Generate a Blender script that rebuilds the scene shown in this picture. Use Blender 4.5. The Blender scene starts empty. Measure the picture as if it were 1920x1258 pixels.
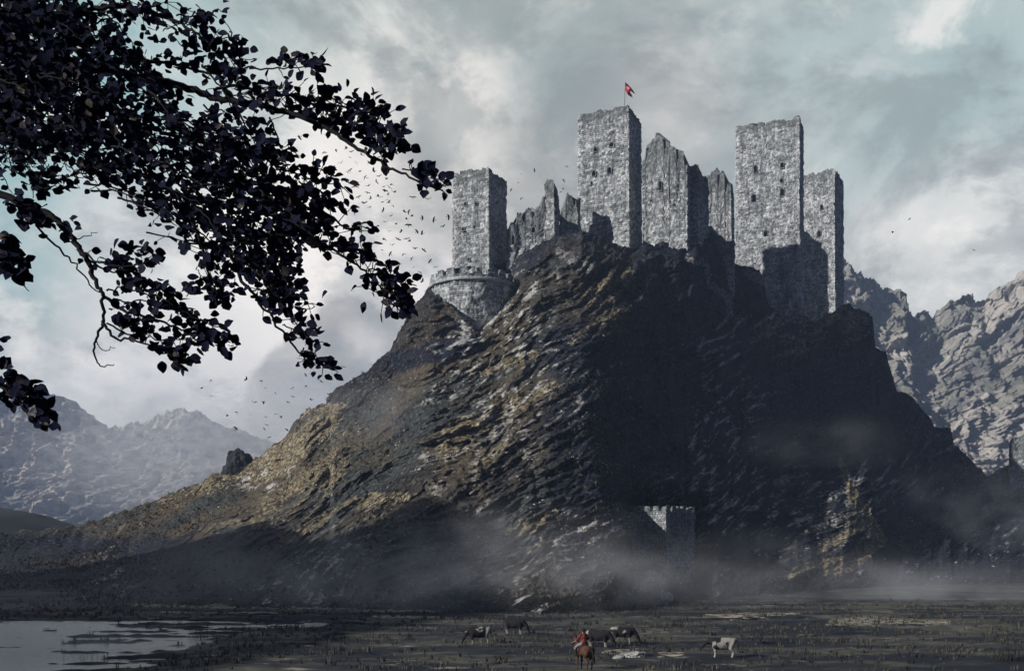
import bpy, bmesh, math, random
import numpy as np
from mathutils import Vector, Matrix
C = bpy.context.scene.collection
rng = np.random.default_rng(7)
random.seed(11)
F, CU, HR, H = 1867.0, 960.0, 1020.0, 8.0      # focal length, optical centre, horizon row, eye height

def W(u, r, Y):
    """point at depth Y seen at (u, r) of the 1920 x 1258 frame"""
    return np.array([(u - CU) / F * Y, Y, H + (HR - r) / F * Y])

# ------------------------------------------------------------------ noise
def _h(ix, iy, iz, seed):
    n = (ix * 374761393 + iy * 668265263 + iz * 2147483647 + seed * 974711) & 0x7fffffff
    n = ((n ^ (n >> 13)) * 1274126177) & 0x7fffffff
    n = ((n ^ (n >> 16)) * 668265263) & 0x7fffffff
    return (n ^ (n >> 15)) & 0x7fffffff

def hash01(ix, iy=0, iz=0, seed=0):
    ix = np.asarray(ix, dtype=np.int64)
    return _h(ix, np.asarray(iy, dtype=np.int64), np.asarray(iz, dtype=np.int64), seed) / float(0x7fffffff)

_G = rng.normal(size=(256, 3)); _G /= np.linalg.norm(_G, axis=1)[:, None]

def noise(p, seed=0):
    p = np.asarray(p, dtype=float)
    i = np.floor(p).astype(np.int64); f = p - i
    w = f * f * f * (f * (f * 6 - 15) + 10)
    out = 0
    for dx in (0, 1):
        for dy in (0, 1):
            for dz in (0, 1):
                g = _G[_h(i[..., 0] + dx, i[..., 1] + dy, i[..., 2] + dz, seed) & 255]
                d = (g * (f - np.array([dx, dy, dz]))).sum(-1)
                ww = (w[..., 0] if dx else 1 - w[..., 0]) * (w[..., 1] if dy else 1 - w[..., 1]) * (w[..., 2] if dz else 1 - w[..., 2])
                out = out + d * ww
    return out * 1.6

def fbm(p, octv=5, seed=0, gain=.5, lac=2.03, ridged=False):
    p = np.asarray(p, dtype=float); a = 1.0; s = 0; t = 0
    for k in range(octv):
        n = noise(p, seed + k * 17)
        if ridged: n = 1 - 2 * np.abs(n)
        s = s + a * n; t += a
        a *= gain; p = p * lac + 3.1
    return s / t

def smooth(a, b, x):
    t = np.clip((x - a) / (b - a), 0, 1); return t * t * (3 - 2 * t)

# ------------------------------------------------------------------ objects
def raw(name, V, Fc, mat=None, parent=None, sm=True):
    m = bpy.data.meshes.new(name)
    V = np.asarray(V, dtype=np.float32)
    if isinstance(Fc, np.ndarray):
        n, k = Fc.shape
        m.vertices.add(len(V)); m.vertices.foreach_set('co', V.ravel())
        m.loops.add(n * k); m.loops.foreach_set('vertex_index', Fc.astype(np.int32).ravel())
        m.polygons.add(n); m.polygons.foreach_set('loop_start', np.arange(0, n * k, k, dtype=np.int32))
        m.update(calc_edges=True)
    else:
        m.from_pydata(V.tolist(), [], Fc)
    m.validate()
    if sm: m.polygons.foreach_set('use_smooth', [True] * len(m.polygons))
    o = bpy.data.objects.new(name, m); C.objects.link(o)
    if mat: m.materials.append(mat)
    if parent: o.parent = parent
    return o

def attr(o, name, vals):
    a = o.data.attributes.new(name, 'FLOAT', 'POINT')
    a.data.foreach_set('value', np.asarray(vals, dtype=np.float32).ravel())

def gridfaces(ny, nx, wrap=False):
    j, i = np.mgrid[0:ny - 1, 0:(nx if wrap else nx - 1)]
    a = j * nx + i; b = j * nx + (i + 1) % nx
    return np.stack([a, b, b + nx, a + nx], -1).reshape(-1, 4)

def empty(name, loc):
    o = bpy.data.objects.new(name, None); C.objects.link(o); o.location = loc; o.empty_display_size = .2
    return o

def tag(o, label=None, cat=None, group=None, kind=None):
    if label: o['label'] = label
    if cat: o['category'] = cat
    if group: o['group'] = group
    if kind: o['kind'] = kind
    return o

def put(o, parent):
    """make o a child of parent keeping its vertices where they are in the world"""
    o.parent = parent; o.matrix_parent_inverse = Matrix.Translation(parent.location).inverted()
    return o

# ------------------------------------------------------------------ materials
class N:
    def __init__(s, tree): s.t = tree
    def __call__(s, typ, **kw):
        n = s.t.nodes.new(typ)
        for k, v in kw.items():
            if k.startswith('i_'):
                key = k[2:].replace('_', ' ')
                key = int(key) if key.isdigit() else key
                s.link(v, n.inputs[key])
            else: setattr(n, k, v)
        return n
    def link(s, v, inp):
        if isinstance(v, bpy.types.NodeSocket): s.t.links.new(v, inp)
        elif isinstance(v, bpy.types.Node): s.t.links.new(v.outputs[0], inp)
        else: inp.default_value = v
    def math(s, op, a, b=0.0, c=0.0, clamp=False):
        n = s.t.nodes.new('ShaderNodeMath'); n.operation = op; n.use_clamp = clamp
        for k, v in enumerate((a, b, c)): s.link(v, n.inputs[k])
        return n.outputs[0]
    def ss(s, x, a, b, lo=0.0, hi=1.0):
        n = s.t.nodes.new('ShaderNodeMapRange'); n.interpolation_type = 'SMOOTHSTEP'
        for k, v in enumerate((x, a, b, lo, hi)): s.link(v, n.inputs[k])
        return n.outputs[0]
    def mix(s, f, a, b, mode='MIX'):
        n = s.t.nodes.new('ShaderNodeMix'); n.data_type = 'RGBA'; n.blend_type = mode
        s.link(f, n.inputs[0])
        for v, k in ((a, 6), (b, 7)):
            if isinstance(v, tuple) and len(v) == 3: v = (*v, 1)
            s.link(v, n.inputs[k])
        return n.outputs[2]
    def vm(s, op, a, b=None):
        n = s.t.nodes.new('ShaderNodeVectorMath'); n.operation = op
        s.link(a, n.inputs[0])
        if b is not None: s.link(b, n.inputs[1])
        return n.outputs[1] if op in ('DOT_PRODUCT', 'LENGTH', 'DISTANCE') else n.outputs[0]
    def noise(s, vec, scale, detail=4, rough=.55, dist=0.0):
        n = s.t.nodes.new('ShaderNodeTexNoise')
        s.link(vec, n.inputs['Vector']); n.inputs['Scale'].default_value = scale
        n.inputs['Detail'].default_value = detail; n.inputs['Roughness'].default_value = rough
        n.inputs['Distortion'].default_value = dist
        return n.outputs[0]

def material(name, rough=.9, spec=.2):
    m = bpy.data.materials.new(name); m.use_nodes = True
    t = m.node_tree; t.nodes.clear(); n = N(t)
    out = n('ShaderNodeOutputMaterial'); b = n('ShaderNodeBsdfPrincipled')
    b.inputs['Roughness'].default_value = rough; b.inputs['Specular IOR Level'].default_value = spec
    t.links.new(b.outputs[0], out.inputs[0])
    return m, n, b, out

def geo(n): return n('ShaderNodeNewGeometry').outputs['Position']
def objc(n): return n('ShaderNodeTexCoord').outputs['Object']
def at(n, name): return n('ShaderNodeAttribute', attribute_name=name).outputs['Fac']

def bump(n, b, h, strength=.5, dist=.1):
    k = n('ShaderNodeBump', i_Strength=strength, i_Distance=dist, i_Height=h)
    n.link(k, b.inputs['Normal'])

def plain(name, col, var=.3, scale=6.0, rough=.9):
    m, n, b, _ = material(name, rough)
    f = n.noise(objc(n), scale, 5)
    d = tuple(c * (1 - var) for c in col); l = tuple(c * (1 + var) for c in col)
    n.link(n.mix(n.ss(f, .3, .7), d, l), b.inputs['Base Color'])
    bump(n, b, f, .3, .02)
    return m

# strata run up to the right: long axis of the streaks
def strata(P, ax=(.80, -.12, .58), st=5.0):
    ax = np.array(ax) / np.linalg.norm(ax)
    d = (P * ax).sum(-1, keepdims=True)
    return P - d * ax * (1 - 1 / st)

def strata_n(n, vec, ax=(.80, -.12, .58), st=5.0):
    l = math.sqrt(sum(a * a for a in ax)); ax = tuple(a / l for a in ax)
    d = n.vm('DOT_PRODUCT', vec, ax)
    k = n('ShaderNodeVectorMath', operation='SCALE'); n.link(ax, k.inputs[0])
    n.link(n.math('MULTIPLY', d, 1 - 1 / st), k.inputs['Scale'])
    return n.vm('SUBTRACT', vec, k.outputs[0])

def mat_hill():
    m, n, b, _ = material('hill_heath_and_rock', .95, .12)
    g = geo(n)
    fine = n.noise(g, 1.1, 6, .72); mid = n.noise(g, .22, 5, .65)
    rock = at(n, 'rock'); ochre = at(n, 'ochre'); pale = at(n, 'pale'); pat = at(n, 'patch'); stk = at(n, 'streak'); fs = at(n, 'fleck')  # rock also carries painted shade; ochre also carries the painted lit rib
    jit = n.math('MULTIPLY', n.math('SUBTRACT', fine, .5), 1.0)
    p2 = n.math('ADD', pat, n.math('MULTIPLY', jit, .5))
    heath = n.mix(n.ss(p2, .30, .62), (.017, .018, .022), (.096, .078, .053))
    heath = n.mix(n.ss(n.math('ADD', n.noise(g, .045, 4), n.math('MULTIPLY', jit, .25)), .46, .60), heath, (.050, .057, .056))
    heath = n.mix(n.math('MULTIPLY', n.ss(n.math('ADD', stk, n.math('MULTIPLY', jit, .3)), .52, .40), .85), heath, (.008, .010, .021))  # creases between the beds darkened in the colour, like shade
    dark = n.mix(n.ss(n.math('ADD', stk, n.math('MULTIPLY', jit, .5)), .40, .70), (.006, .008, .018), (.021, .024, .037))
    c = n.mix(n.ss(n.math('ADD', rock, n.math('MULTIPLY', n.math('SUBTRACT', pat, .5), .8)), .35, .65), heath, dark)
    och = n.mix(n.ss(fine, .38, .62), (.080, .062, .040), (.34, .285, .175))
    k = n.math('ADD', n.math('MULTIPLY', ochre, .34), n.math('ADD', n.math('MULTIPLY', n.math('SUBTRACT', stk, .42), 1.3), n.math('MULTIPLY', jit, 1.0)))
    c = n.mix(n.math('MULTIPLY', n.ss(k, .28, .60), .85), c, och)
    k = n.math('ADD', fs, n.math('MULTIPLY', jit, .35))
    c = n.mix(n.math('MULTIPLY', n.ss(k, .51, .66), .9), c, (.52, .51, .48))
    k = n.math('ADD', n.math('MULTIPLY', pale, .52), n.math('ADD', n.math('MULTIPLY', n.math('SUBTRACT', fs, .45), 1.4), n.math('MULTIPLY', jit, .9)))
    c = n.mix(n.math('MULTIPLY', n.ss(k, .38, .62), .9), c, (.40, .385, .35))
    c = n.mix(.7, c, n.mix(n.ss(fine, .32, .68), (.30, .31, .36), (1.5, 1.48, 1.42)), 'MULTIPLY')
    n.link(c, b.inputs['Base Color'])
    bump(n, b, n.math('ADD', mid, n.math('MULTIPLY', fine, .6)), 1.0, 1.0)
    return m

def mat_mountain(name, warm):
    m, n, b, _ = material(name, .95, .1)
    g = geo(n); s = strata_n(n, g, (.76, .0, .62), 5.0)
    a = n.noise(s, .014, 8, .66, .3); f = n.noise(strata_n(n, g, (.76, .0, .62), 9.0), .075, 7, .72)
    c = n.mix(n.ss(a, .38, .58), (.17, .165, .16), (.50, .46, .40) if warm else (.56, .49, .42))
    c = n.mix(n.math('MULTIPLY', n.ss(f, .52, .66), .75), c, (.68, .63, .56))
    vs = n.noise(n.vm('MULTIPLY', g, (1, 1, .14)), .10, 6, .7)
    c = n.mix(n.math('MULTIPLY', n.ss(vs, .50, .64), .55), c, (.13, .125, .12))
    li = n.noise(strata_n(n, g, (.76, .0, .62), 14.0), .16, 5, .75)
    c = n.mix(n.math('MULTIPLY', n.ss(li, .54, .66), .5), c, (.12, .12, .12))
    c = n.mix(n.math('MULTIPLY', n.ss(n.noise(g, .014, 4), .5, .66), .5), c, (.10, .11, .075))
    n.link(c, b.inputs['Base Color'])
    bump(n, b, n.math('ADD', a, f), .9, 8.0)
    return m

def mat_stone():
    m, n, b, _ = material('weathered_limestone_masonry', .92, .15)
    g = objc(n); v = at(n, 'val'); mo = at(n, 'mortar_and_shade'); mos = at(n, 'moss'); q = at(n, 'quoin_light')
    fine = n.noise(g, 2.3, 5, .7)
    c = n.mix(v, (.12, .13, .14), (.93, .94, .93))
    c = n.mix(n.math('MULTIPLY', n.ss(n.noise(g, .22, 5, .65), .50, .66), .45), c, (.19, .24, .225))
    stain = n.noise(n.vm('MULTIPLY', g, (.55, .55, .07)), 1.0, 5, .65)
    c = n.mix(n.math('MULTIPLY', n.ss(stain, .52, .66), .60), c, (.085, .095, .10))
    c = n.mix(n.math('MULTIPLY', mo, .8), c, (.040, .043, .050))
    c = n.mix(n.math('MULTIPLY', mos, n.ss(fine, .25, .6)), c, (.10, .115, .11))
    c = n.mix(n.math('MULTIPLY', q, .6), c, (.74, .74, .72))
    c = n.mix(.7, c, n.mix(n.ss(fine, .3, .7), (.45, .46, .5), (1.25, 1.25, 1.22)), 'MULTIPLY')
    n.link(c, b.inputs['Base Color'])
    bump(n, b, fine, .6, .12)
    return m

def mat_meadow():
    m, n, b, _ = material('marsh_meadow', .95, .15)
    g = geo(n)
    sc = n.vm('MULTIPLY', g, (.35, 1.0, 1.0))
    a = n.noise(sc, .16, 5, .6); f = n.noise(sc, 1.1, 5, .7)
    c = n.mix(n.ss(a, .44, .60), (.022, .025, .032), (.135, .130, .102))
    c = n.mix(n.ss(f, .45, .62), n.mix(.6, c, (.018, .021, .029)), c)
    c = n.mix(n.math('MULTIPLY', n.ss(n.noise(sc, .5, 6, .75), .60, .68), .8), c, (.36, .34, .28))
    c = n.mix(n.ss(n.math('ADD', n.math('MULTIPLY', at(n, 'gravel'), .55), n.math('MULTIPLY', n.math('SUBTRACT', n.noise(sc, 2.2, 6, .75), .5), 2.6)), .42, .70), c, (.42, .38, .29))
    n.link(c, b.inputs['Base Color'])
    bump(n, b, n.math('ADD', a, f), .8, .25)
    return m

def mat_water():
    m, n, b, _ = material('still_grey_water', .22, .5)
    b.inputs['Base Color'].default_value = (.045, .048, .053, 1)
    g = n.vm('MULTIPLY', geo(n), (.5, 1.6, 1.0))
    h = n.math('ADD', n.noise(g, .7, 3), n.math('MULTIPLY', n.noise(g, 3.0, 3), .4))
    bump(n, b, h, .8, .2)
    return m

M = {}
M['hill'] = mat_hill(); M['stone'] = mat_stone(); M['meadow'] = mat_meadow(); M['water'] = mat_water()
M['mt_l'] = mat_mountain('far_limestone_face', False); M['mt_r'] = mat_mountain('warm_limestone_face', True)
M['dark_hill'] = plain('dark_hillside', (.022, .023, .026), .4, .05)  # one very dark ground colour for both left hills
M['bark'] = plain('dark_bark', (.010, .010, .013), .4, 20)
M['bird'] = plain('black_feathers', (.03, .03, .034), .2, 5)
M['boulder'] = plain('pale_boulder_stone', (.36, .35, .32), .4, 2.5); M['scree'] = plain('grey_scree_stone', (.30, .295, .275), .7, .35)
M['dark_rock'] = plain('dark_wet_rock', (.03, .031, .036), .5, 1.2)

# ------------------------------------------------------------------ sky and sun
SUN = Vector((-.84, -.385, .40)).normalized()
sun = bpy.data.lights.new('sun', 'SUN'); sun.energy = 5.0; sun.angle = math.radians(.5); sun.color = (1, .97, .93)
so = bpy.data.objects.new('sun', sun); C.objects.link(so); so.rotation_euler = SUN.to_track_quat('Z', 'Y').to_euler()
world = bpy.data.worlds.new('World'); bpy.context.scene.world = world; world.use_nodes = True

def build_sky():
    t = world.node_tree; t.nodes.clear(); n = N(t)
    out = n('ShaderNodeOutputWorld')
    sky = n('ShaderNodeTexSky', sky_type='NISHITA', sun_disc=False)
    sky.sun_elevation = math.asin(SUN.z); sky.sun_rotation = math.atan2(SUN.x, SUN.y)
    bg1 = n('ShaderNodeBackground', i_Color=sky.outputs[0], i_Strength=.07)
    d = n('ShaderNodeTexCoord').outputs['Generated']
    sx = n('ShaderNodeSeparateXYZ', i_0=d)
    az = n.math('ARCTAN2', sx.outputs[0], sx.outputs[1]); el = n.math('ARCSINE', sx.outputs[2])
    P = n('ShaderNodeCombineXYZ', i_0=az, i_1=el).outputs[0]
    wob = n('ShaderNodeTexNoise'); n.link(d, wob.inputs[0]); wob.inputs['Scale'].default_value = 7; wob.inputs['Detail'].default_value = 7
    wob.inputs['Roughness'].default_value = .62
    w = n.vm('SUBTRACT', wob.outputs['Color'], (.5, .5, .5))
    def warp(k): return n.vm('ADD', P, n.vm('MULTIPLY', w, (k, k, 0)))
    Ps, Pc = warp(.22), warp(.085)
    def ang(u, r):
        x, z = (u - CU) / F, (HR - r) / F
        return (math.atan2(x, 1), math.asin(z / math.sqrt(1 + x * x + z * z)), 0)
    def blob(u, r, rad, soft=1.0, p=None, sq=1.0):
        q = n.vm('SUBTRACT', p or Ps, ang(u, r))
        if sq != 1.0: q = n.vm('MULTIPLY', q, (1, sq, 1))
        return n.ss(n.vm('LENGTH', q), rad / F * (1 - soft), rad / F, 1.0, 0.0)
    def layer(c, col, f, k): return n.mix(n.math('MULTIPLY', f, k), c, col)
    base = n.noise(n.vm('MULTIPLY', d, (1, 1, 2.2)), 3.0, 8, .6, .5)
    fine = n.noise(n.vm('MULTIPLY', d, (1, 1, 1.8)), 11.0, 8, .64, .2)
    white = (.62, .60, .60)
    c = n.mix(n.ss(base, .36, .62), (.27, .30, .30), white)
    c = layer(c, (.20, .36, .38), blob(140, 210, 560), 1.0)
    c = layer(c, (.20, .36, .37), blob(50, 430, 190), .8)
    c = layer(c, (.24, .335, .335), blob(760, -20, 520, sq=1.7), .85)
    c = layer(c, (.28, .385, .40), blob(1780, 170, 520), .9)
    c = layer(c, (.30, .385, .39), blob(1480, 40, 460), .7)
    c = layer(c, (.33, .36, .36), blob(0, 660, 340), .7)
    c = layer(c, (.86, .82, .79), blob(560, 520, 440), .75)
    c = layer(c, (.80, .78, .75), blob(740, 190, 340, sq=1.5), .55)
    c = layer(c, (.78, .76, .74), blob(1740, 480, 330, sq=1.8), .6)
    c = layer(c, (.62, .61, .62), blob(250, 420, 260, sq=1.6), .6)
    c = layer(c, (.74, .72, .70), blob(1250, 190, 170, .9, Pc), .6)
    c = layer(c, (.72, .70, .69), blob(300, 680, 330, sq=1.3), .7)
    # billowing heaps with grey undersides
    c = layer(c, (.30, .30, .29), blob(850, 330, 240, .7), .65)
    c = layer(c, (.82, .80, .77), blob(905, 210, 130, .6, Pc), .5)
    c = layer(c, (.32, .32, .31), blob(1000, 270, 100, .8, Pc), .45)
    for u, r, rad, k in ((655, 640, 90, .55), (690, 630, 60, .4), (610, 700, 115, .5), (720, 700, 120, .55), (560, 760, 100, .35)):
        c = layer(c, (.30, .29, .28), blob(u, r, rad, .22, Pc), min(1, k * 1.5))
    c = layer(c, (.60, .585, .57), blob(690, 640, 60, .8, Pc), .6)
    c = layer(c, (.20, .23, .235), n.ss(fine, .50, .68), .50)
    big = n.noise(n.vm('MULTIPLY', d, (1, 1, 1.6)), 5.2, 10, .62, .35)
    c = layer(c, (.17, .20, .205), n.ss(big, .50, .62), .50)
    c = layer(c, (.24, .25, .25), blob(1260, 330, 260, .8), .35)
    c = layer(c, (.86, .83, .80), n.ss(big, .46, .34), .50)
    c = layer(c, (.66, .65, .65), n.ss(fine, .46, .30), .30)
    c = n.mix(1.0, c, (1.035, 1.0, .955), 'MULTIPLY')
    # unseen dark sky added overhead, to the right and behind, to deepen the shade
    front = n.vm('DOT_PRODUCT', d, tuple(Vector((-.30, .93, .20)).normalized()))
    c = n.mix(n.ss(front, .30, .72), (.010, .016, .046), c)
    bg2 = n('ShaderNodeBackground', i_Color=c, i_Strength=1.47)
    mx = n('ShaderNodeMixShader', i_0=.93, i_1=bg1.outputs[0], i_2=bg2.outputs[0])
    t.links.new(mx.outputs[0], out.inputs[0])
build_sky()

# ------------------------------------------------------------------ castle hill
def ip(x, pts): return np.interp(x, [p[0] for p in pts], [p[1] for p in pts])

CREST = [(-700, 1012), (0, 1002), (60, 1000), (150, 988), (220, 968), (300, 940), (360, 916), (400, 895), (440, 884), (470, 872), (500, 850), (530, 828), (556, 792), (580, 772), (618, 758), (628, 735), (690, 700), (735, 655), (752, 622), (765, 598), (790, 560), (812, 535), (850, 522),
         (940, 514), (962, 496), (985, 478), (1020, 458), (1050, 447), (1090, 440), (1130, 455), (1180, 474), (1215, 466), (1290, 455), (1330, 440), (1360, 462), (1378, 500), (1425, 512), (1440, 575), (1462, 598), (1476, 606), (1500, 596), (1530, 610), (1560, 588), (1592, 572), (1600, 585), (1636, 596), (1641, 652), (1662, 668),
         (1668, 690), (1682, 738), (1704, 744), (1745, 790), (1752, 803), (1783, 808), (1788, 836), (1830, 878), (1858, 899), (1885, 884), (1920, 862), (2000, 880), (2400, 990), (2700, 1010)]
CRESTY = [(-700, 330), (0, 292), (300, 272), (800, 246), (1100, 250), (1300, 266), (1400, 280), (1500, 292), (1700, 308), (1900, 320), (2700, 360)]
FOOT = [(-700, 1118), (0, 1128), (400, 1140), (800, 1148), (1050, 1150), (1250, 1140), (1400, 1122), (1550, 1108), (1800, 1098), (2700, 1080)]
SPUR = [(-.2, 1185), (0, 1180), (.15, 1150), (.3, 1115), (.45, 1090), (.62, 1098), (.8, 1130), (1, 1150)]

def hill_depth(u, r, crest, cy, foot, fy):
    s = np.clip(r, 0, 1) ** 1.22
    Y = cy + (fy - cy) * s
    us = ip(r, SPUR)
    d = u - us
    w = np.sin(np.pi * np.clip(r, 0, 1)) ** .7
    Y = Y - 13 * w * np.where(d < 0, np.exp(-(d / 330) ** 2), np.exp(-(d / 55) ** 2))
    Y = Y + 20 * w * smooth(20, 260, d)
    # a second rib in the shadow on the right
    d2 = u - ip(r, [(0, 1520), (.3, 1550), (.5, 1585), (.7, 1640), (.85, 1570), (1, 1520)])
    Y = Y - 9 * w * np.where(d2 < 0, np.exp(-(d2 / 110) ** 2), np.exp(-(d2 / 40) ** 2)) * smooth(.3, .6, r)
    row = crest + (foot - crest) * r
    v = smooth(0, 26, row - 470) * smooth(14, -6, row - (622 - 1.05 * np.abs(u - 900))) * smooth(800, 830, u) * smooth(985, 955, u)
    Y = Y + 14 * v
    g = smooth(1150, 1190, u) * smooth(1350, 1290, u) * smooth(900, 960, row) * smooth(1145, 1105, row)
    n_ = smooth(1085, 1130, u) * smooth(1190, 1165, u) * smooth(820, 900, row) * smooth(1140, 1090, row)
    return Y + 16 * g - 3 * n_

def hill_base(u, r):
    crest = ip(u, CREST); cy = ip(u, CRESTY); foot = ip(u, FOOT)
    fy = F * H / (foot - HR)
    row = crest + (foot - crest) * r
    return row, hill_depth(u, r, crest, cy, foot, fy)

def hill_point(u, row):
    crest = float(ip(u, CREST)); foot = float(ip(u, FOOT)); r = (row - crest) / (foot - crest)
    _, Y = hill_base(np.array([float(u)]), np.array([r]))
    return W(u, row, Y[0])

def polymask(U, R, pts, wid):
    out = np.zeros_like(U)
    for (a, b, wa), (c, d, wb) in zip([(*p, w) for p, w in zip(pts, wid)], [(*p, w) for p, w in zip(pts[1:], wid[1:])]):
        vx, vy = c - a, d - b; L = vx * vx + vy * vy
        t = np.clip(((U - a) * vx + (R - b) * vy) / L, 0, 1)
        dist = np.hypot(U - a - t * vx, R - b - t * vy); w = wa + (wb - wa) * t
        out = np.maximum(out, 1 - smooth(.4, 1.4, dist / w))
    return out

def build_hill():
    us = np.concatenate([np.linspace(-700, -40, 60, endpoint=False), np.linspace(-40, 1960, 1150), np.linspace(1962, 2700, 60)])
    rb = np.linspace(-1, 0, 26, endpoint=False); rs = np.linspace(0, 1, 460); rf = np.array([1.03, 1.08])
    r = np.concatenate([rb, rs, rf])
    U, R = np.meshgrid(us, r)
    row, Y = hill_base(U, np.clip(R, 0, None))
    X = (U - CU) / F * Y; Z = H + (HR - row) / F * Y
    cz = Z[len(rb)][None, :]; cyy = ip(us, CRESTY)[None, :]
    k = -np.clip(R, None, 0)
    back = R < 0
    Yb = cyy + k * 170
    Zb = np.where(k < .2, cz - 4 * k, (cz - .8) * np.clip(1 - (k - .2) / .75, 0, 1) - 2 * k)
    Y = np.where(back, Yb, Y); Z = np.where(back, Zb, Z)
    X = np.where(back, (U - CU) / F * cyy * (1 + .25 * k), X)
    P = np.stack([X, Y, Z], -1)
    # relief: buttresses, ledges along the strata, small crags
    crag = smooth(0, .06, R)
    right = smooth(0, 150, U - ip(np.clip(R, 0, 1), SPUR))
    foot = 1 - smooth(.93, 1.0, R) * .85
    left = 1 - smooth(700, 250, U) * .22
    big = fbm(P * .024, 4, 3) * 7.0
    # surface coordinates (metres along and across the beds); the beds bend round the hill
    mx = (U - CU) * .134; my = -(row - 440) * .134
    wv = fbm(np.stack([mx * .02, my * .02, 0 * mx], -1), 3, 101)
    ang = np.radians(30 + 26 * wv - 14 * smooth(700, 300, U))
    ca, sa = np.cos(ang), np.sin(ang)
    rot = np.radians(30.0)
    al = mx * np.cos(rot) + my * np.sin(rot) + 0 * ca; ac = -mx * np.sin(rot) + my * np.cos(rot) + 9 * wv
    def sn(wl, st, octv, seed, **k): return fbm(np.stack([al / (wl * st), ac / wl, .3 * wv], -1), octv, seed, **k)
    beds = sn(9.0, 3.5, 5, 21, ridged=True); beds2 = sn(3.0, 3.2, 4, 41, ridged=True); beds3 = sn(1.15, 2.6, 3, 61)
    vert = fbm(np.stack([mx * .12, my * .022, 0 * mx], -1), 5, 77, ridged=True)
    rockface = smooth(-.25, .35, sn(26, 1.8, 4, 190))
    slab = np.floor((sn(15, 2.2, 4, 195) + .6) * 5) / 5.0
    disp = (big * crag * foot + beds * (1.0 + 4.6 * crag) * foot * (1 - .3 * right) + slab * 6.0 * crag * foot * (1 - .5 * right) + beds2 * (1.5 + 2.2 * rockface) + beds3 * (.6 + .9 * rockface) + vert * 6.5 * right * crag * foot) * left
    sc = np.where(back, 0, -disp / P[..., 1])
    cam = np.array([0, 0, H])
    P = cam + (P - cam) * (1 + sc[..., None])
    # crumbling outline
    P[..., 2] += np.where(np.abs(R) < .25, (1 - np.abs(R) / .25), 0) * (fbm(P * .16, 5, 91, ridged=True) * 1.5 + fbm(P * 1.1, 2, 92) * .4)
    P[..., 2] -= np.where(R > 1, 1.2 + (R - 1) * 20, 0)
    P[..., 2] += back * (fbm(P * .08, 4, 5) * 1.2 * np.clip(k * 5, 0, 1))
    ny, nx = U.shape
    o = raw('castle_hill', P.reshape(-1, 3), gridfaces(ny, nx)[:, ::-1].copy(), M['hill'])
    tag(o, kind='structure')
    rock = np.clip(right * .9 + .5 * smooth(.30, .0, R) * smooth(640, 760, U), 0, 1)  # rock near the crest; right flank darkened in colour to deepen its shade
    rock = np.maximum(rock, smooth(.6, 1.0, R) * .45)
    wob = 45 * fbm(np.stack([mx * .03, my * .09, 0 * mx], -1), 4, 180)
    shade_and_rock = smooth(955, 1040, row - np.clip(600 - U, -300, 60) * .12 + wob) * smooth(780, 430, U)  # shadow over the lower left slope, painted into the ground colour
    shade_and_rock = np.maximum(shade_and_rock, .8 * smooth(55, 10, np.abs(row - 665 - (U - 790) * -.25 + wob)) * smooth(690, 740, U) * smooth(960, 860, U))  # band of dark rock on the upper flank
    shade_and_rock = np.maximum(shade_and_rock, .7 * smooth(950, 1060, U + wob) * smooth(.10, .30, R) * smooth(1.0, .8, R) * smooth(1500, 1380, U))
    rock = np.maximum(rock, shade_and_rock * .95)
    och = np.zeros_like(U)
    for pts, wd in ((([300, 945], [420, 905], [520, 870], [600, 800], [640, 770]), (8, 20, 26, 24, 14)),
                    (([470, 1085], [520, 1045], [580, 985], [640, 950]), (14, 16, 14, 10)),
                    (([330, 1010], [420, 985], [470, 975]), (8, 10, 6)),
                    (([640, 950], [700, 935], [760, 930]), (14, 18, 10)),
                    (([840, 840], [880, 800], [960, 760], [1040, 720]), (22, 30, 24, 12)),
                    (([860, 700], [930, 690], [1000, 665]), (10, 12, 8)),
                    (([960, 1000], [1000, 985], [1040, 960]), (14, 12, 8)),
                    (([1110, 560], [1150, 540], [1180, 520]), (22, 26, 14)),
                    (([1070, 640], [1130, 600], [1170, 575]), (8, 9, 8)),
                    (([1500, 1130], [1545, 1080], [1600, 1050], [1645, 1010], [1600, 930], [1575, 860]), (8, 12, 16, 18, 12, 5)),  # lit rib: ochre ground with its sunlight painted into the colour
                    (([1475, 1075], [1520, 1060], [1580, 1050]), (7, 8, 8)),
                    (([540, 790], [590, 768], [630, 770]), (8, 10, 8)),
                    (([700, 1120], [800, 1095], [900, 1080]), (14, 22, 12))):
        och = np.maximum(och, polymask(U, row, pts, wd))
    pale = np.zeros_like(U)
    for pts, wd in ((([1290, 488], [1325, 500], [1330, 535], [1365, 560], [1370, 595], [1340, 620]), (10, 12, 7, 12, 8, 4)),
                    (([1330, 425], [1352, 445], [1356, 470]), (7, 9, 7)),
                    (([885, 920], [892, 870], [900, 835]), (7, 8, 5)), (([1050, 480], [1110, 510]), (14, 16)),
                    (([840, 860], [900, 830], [960, 790]), (9, 9, 7)), (([870, 985], [915, 940]), (8, 9)),
                    (([1180, 1110], [1240, 1080], [1250, 1130]), (10, 14, 8)), (([1360, 1150], [1420, 1125], [1440, 1110]), (8, 10, 5))):
        pale = np.maximum(pale, polymask(U, row, pts, wd) * .8)
    attr(o, 'patch', .5 + .55 * sn(16, 2.2, 5, 140)); attr(o, 'streak', .5 + .5 * sn(4.2, 3.6, 5, 150, gain=.62) + .16 * beds2 + .10 * beds); attr(o, 'fleck', .5 + .62 * sn(1.5, 3.4, 4, 160, gain=.7) * smooth(-.15, .4, sn(22, 1.8, 3, 170)) * (1 - .30 * right))  # pale flecks weakened on the shaded right flank
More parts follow.
